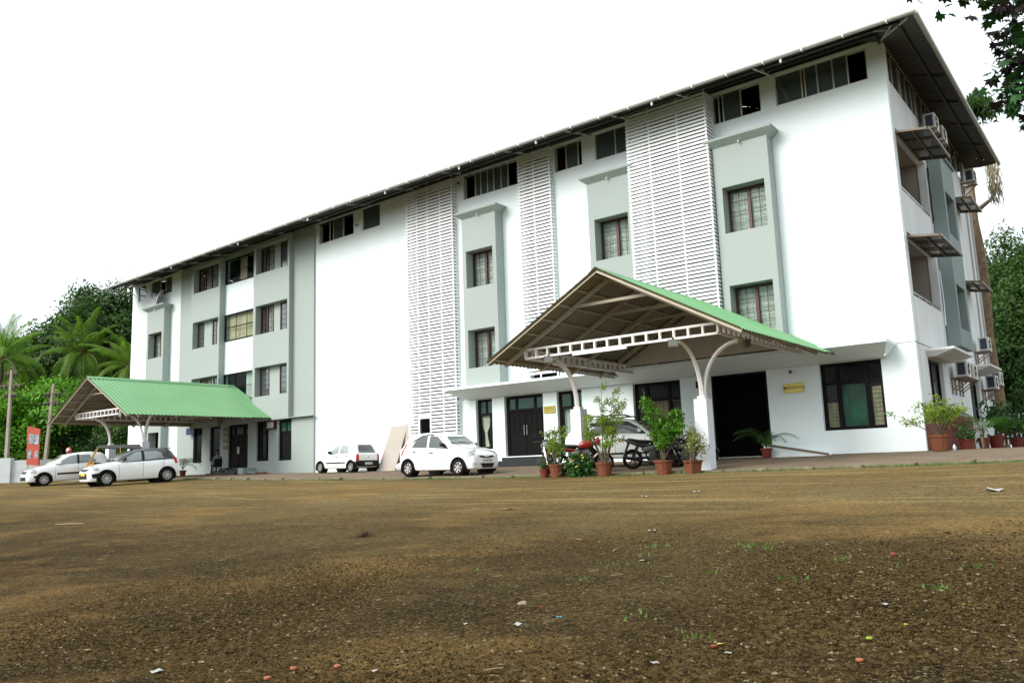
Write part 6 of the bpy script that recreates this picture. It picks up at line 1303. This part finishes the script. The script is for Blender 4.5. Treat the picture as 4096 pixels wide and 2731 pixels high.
LIT = [(3.03,-12.09,'wp',.26,'pale crumpled cloth lying on the yard at the right near the kerb'),(-2.54,-13.74,'bl',.2,'brown curled leaf with a red edge in the middle of the yard'),(-1.43,-11.96,'wp',.13,'white scrap on the yard before the potted plants'),(-.42,-19.39,'bl',.075,'brown leaf left of centre in the foreground'),(1.47,-19.13,'dl',.085,'dark curled leaf beside the round stone in the foreground'),(1.75,-19.05,'so',.06,'round grey stone in the foreground'),(2.11,-19.23,'bp',.03,'bright blue plastic scrap in the foreground'),(1.76,-19.52,'wp',.035,'small white scrap below the round stone'),(2.02,-19.44,'wp',.06,'crumpled white foil below the blue scrap'),(1.08,-20.71,'wp',.06,'white crumpled paper at the lower left edge of the yard'),(1.63,-20.43,'oc',.03,'orange bottle cap, left of the lower pair'),(1.78,-20.33,'oc',.03,'orange bottle cap, right of the lower pair'),(1.98,-20.31,'wp',.035,'small white shell like scrap near the bottom edge'),(1.65,-20.57,'oc',.03,'orange bottle cap at the very bottom edge'),(.32,-20.64,'pl',.045,'pale torn leaf at the lower left'),(3.04,-19.44,'yl',.05,'bright yellow leaf at the lower right'),(3.12,-19.56,'wp',.035,'round white scrap below the yellow leaf'),(3.03,-19.49,'rc',.026,'red cap just left of the yellow leaf'),(3.58,-19.49,'oc',.03,'orange cap near the bottom right corner'),(2.46,-20.17,'bl',.04,'orange brown leaf at the bottom centre'),(2.41,-20.1,'st',.09,'thin pale twig at the bottom centre'),(-.95,-11.22,'wp',.12,'white scrap lying near the kerb before the square pot'),(-3,-13.91,'st',.4,'long pale stick in the middle of the yard'),(3.11,-16.97,'rc',.04,'red cap in the right half of the yard'),(1.14,-17.07,'st',.2,'yellow stalk in the middle of the yard'),(1.64,-17.52,'pl',.11,'pink brown leaf among the weeds'),(2.54,-17.39,'dl',.07,'dark leaf curled up right of the weeds'),(3.43,-18.51,'wp',.05,'white torn paper in the right half'),(3.53,-19.17,'gf',.028,'green fruit at the lower right'),(2.48,-19.22,'bl',.05,'flat brown chip right of centre'),(-9.55,-16.42,'rc',.0,''),(.8,-15.86,'wp',.09,'white scrap above the pink brown leaf'),(3.94,-18.79,'pl',.05,'pale leaf near the right edge'),(3.6,-18.89,'gf',.02,'small green fruit above the other green fruit'),(.79,-20.22,'oc',.0,''),(1.88,-19.06,'rc',.022,'small red cap right of the round stone'),(2.93,-19.79,'wp',.04,'pale scrap near the bottom right of centre'),(3.74,-18.41,'yl',.03,'small yellow green leaf in the right half'),(3.22,-15.85,'bl',.12,'dry brown leaf at the right above the red cap'),(.55,-10.42,'dl',.12,'dark leaf near the kerb at the right'),(2.04,-11.28,'bl',.14,'brown leaf near the kerb beside the pale cloth'),(1.89,-18.67,'wp',.03,'white fleck above the round stone'),(.27,-19.19,'dl',.05,'dark chip left of centre in the foreground'),(.43,-16.51,'st',.12,'short pale twig above the weeds'),(-9.5,-16.42,'st',.5,'long reddish stick lying at the left of the yard')]
rl = random.Random(3)
for x, y, k, s_, lab in LIT:
    if not lab: continue
    nm, me = KM[k]; o = inst(nm, me, None, (x, y, gz(x, y)+.006), (0, 0, rl.uniform(0, 6.28)), (s_*.9, s_*.9, s_*.9)); tag(o, lab, {'fallen_leaf': 'leaf', 'paper_scrap': 'scrap', 'plastic_scrap': 'scrap', 'bottle_cap': 'cap', 'twig': 'twig', 'stone': 'stone', 'green_fruit': 'fruit'}[nm], 'litter scattered over the yard')
T = thing('dry_twig_bundle', 'clump of dry dark twigs lying in the left half of the yard', 'twigs', (-2.2, -16.7, gz(-2.2, -16.7)+.005)); mb = MB(); r = np.random.default_rng(90)
for i in range(26): a = r.uniform(-.6, .9); L_ = r.uniform(.1, .26); mb.tube([(r.normal()*.05, r.normal()*.04, .01), (L_*math.cos(a)*.6, L_*math.sin(a)*.4, .02+r.uniform(0, .05)), (L_*math.cos(a), L_*math.sin(a), .01+r.uniform(0, .1))], [.004, .003, .001], 4)
mb.build('twigs', mat('dry_twig', (.07, .045, .02), .9), T)
# thousands of pebbles on the near ground: angular stones, one mesh
r = np.random.default_rng(101); ND = 330000
t = r.uniform(0, 1, ND); d = 2.6+5.6*t**1.15; ang = YAW+r.uniform(-.68, .68, ND); x = CAM_POS.x+np.sin(ang)*d; y = CAM_POS.y+np.cos(ang)*d
nz = np.sin(x*2.1+1.3*np.sin(y*1.7))*np.sin(y*2.7+1.1*np.sin(x*1.3)); keep = r.random(ND) < (.72+.35*nz)*(1-.98*np.clip((d-3.9)/4.0, 0, 1)); x, y, d = x[keep], y[keep], d[keep]; n = len(x)
zc = np.array([-.255+.00076*(min(q, 12)+7)**2-.05 for q in x])+.037*(y+5.6)
s_ = r.lognormal(-5.15, .33, n); base = np.array([(1, 0, 0), (.25, .95, 0), (-.85, .5, 0), (-.8, -.6, 0), (.3, -.95, 0), (.05, .05, .8)])
a = r.uniform(0, 6.28, n); ca, sa = np.cos(a), np.sin(a); P = base[None]*r.uniform(.7, 1.25, (n, 6, 1)); X_ = P[..., 0]*ca[:, None]-P[..., 1]*sa[:, None]; Y_ = P[..., 0]*sa[:, None]+P[..., 1]*ca[:, None]
V = np.stack([x[:, None]+X_*s_[:, None], y[:, None]+Y_*s_[:, None], (zc-.001)[:, None]+P[..., 2]*s_[:, None]], -1)
F = (np.arange(n)[:, None, None]*6+np.array([[0, 1, 5], [1, 2, 5], [2, 3, 5], [3, 4, 5], [4, 0, 5]])[None]).reshape(-1, 3)
PM = bpy.data.materials.new('pebble_mix'); PM.use_nodes = True; tt = PM.node_tree; bb = tt.nodes['Principled BSDF']; tc = tt.nodes.new('ShaderNodeTexCoord'); vo = tt.nodes.new('ShaderNodeTexVoronoi'); vo.inputs['Scale'].default_value = 55
tt.links.new(tc.outputs['Object'], vo.inputs['Vector']); cr = tt.nodes.new('ShaderNodeValToRGB'); sc_ = tt.nodes.new('ShaderNodeSeparateColor'); tt.links.new(vo.outputs['Color'], sc_.inputs[0]); tt.links.new(sc_.outputs[0], cr.inputs[0])
e = cr.color_ramp.elements; e[0].color = (.010, .0065, .002, 1); e[1].color = (.075, .05, .02, 1); q = cr.color_ramp.elements.new(.965); q.color = (.085, .058, .023, 1); q = cr.color_ramp.elements.new(.985); q.color = (.17, .135, .08, 1)
e = cr.color_ramp.elements; e[-1].color = (.24, .2, .14, 1)
tt.links.new(cr.outputs[0], bb.inputs['Base Color']); bb.inputs['Roughness'].default_value = 1; bb.inputs['Specular IOR Level'].default_value = .05
raw('gravel', V.reshape(-1, 3), F, PM, kind='stuff')
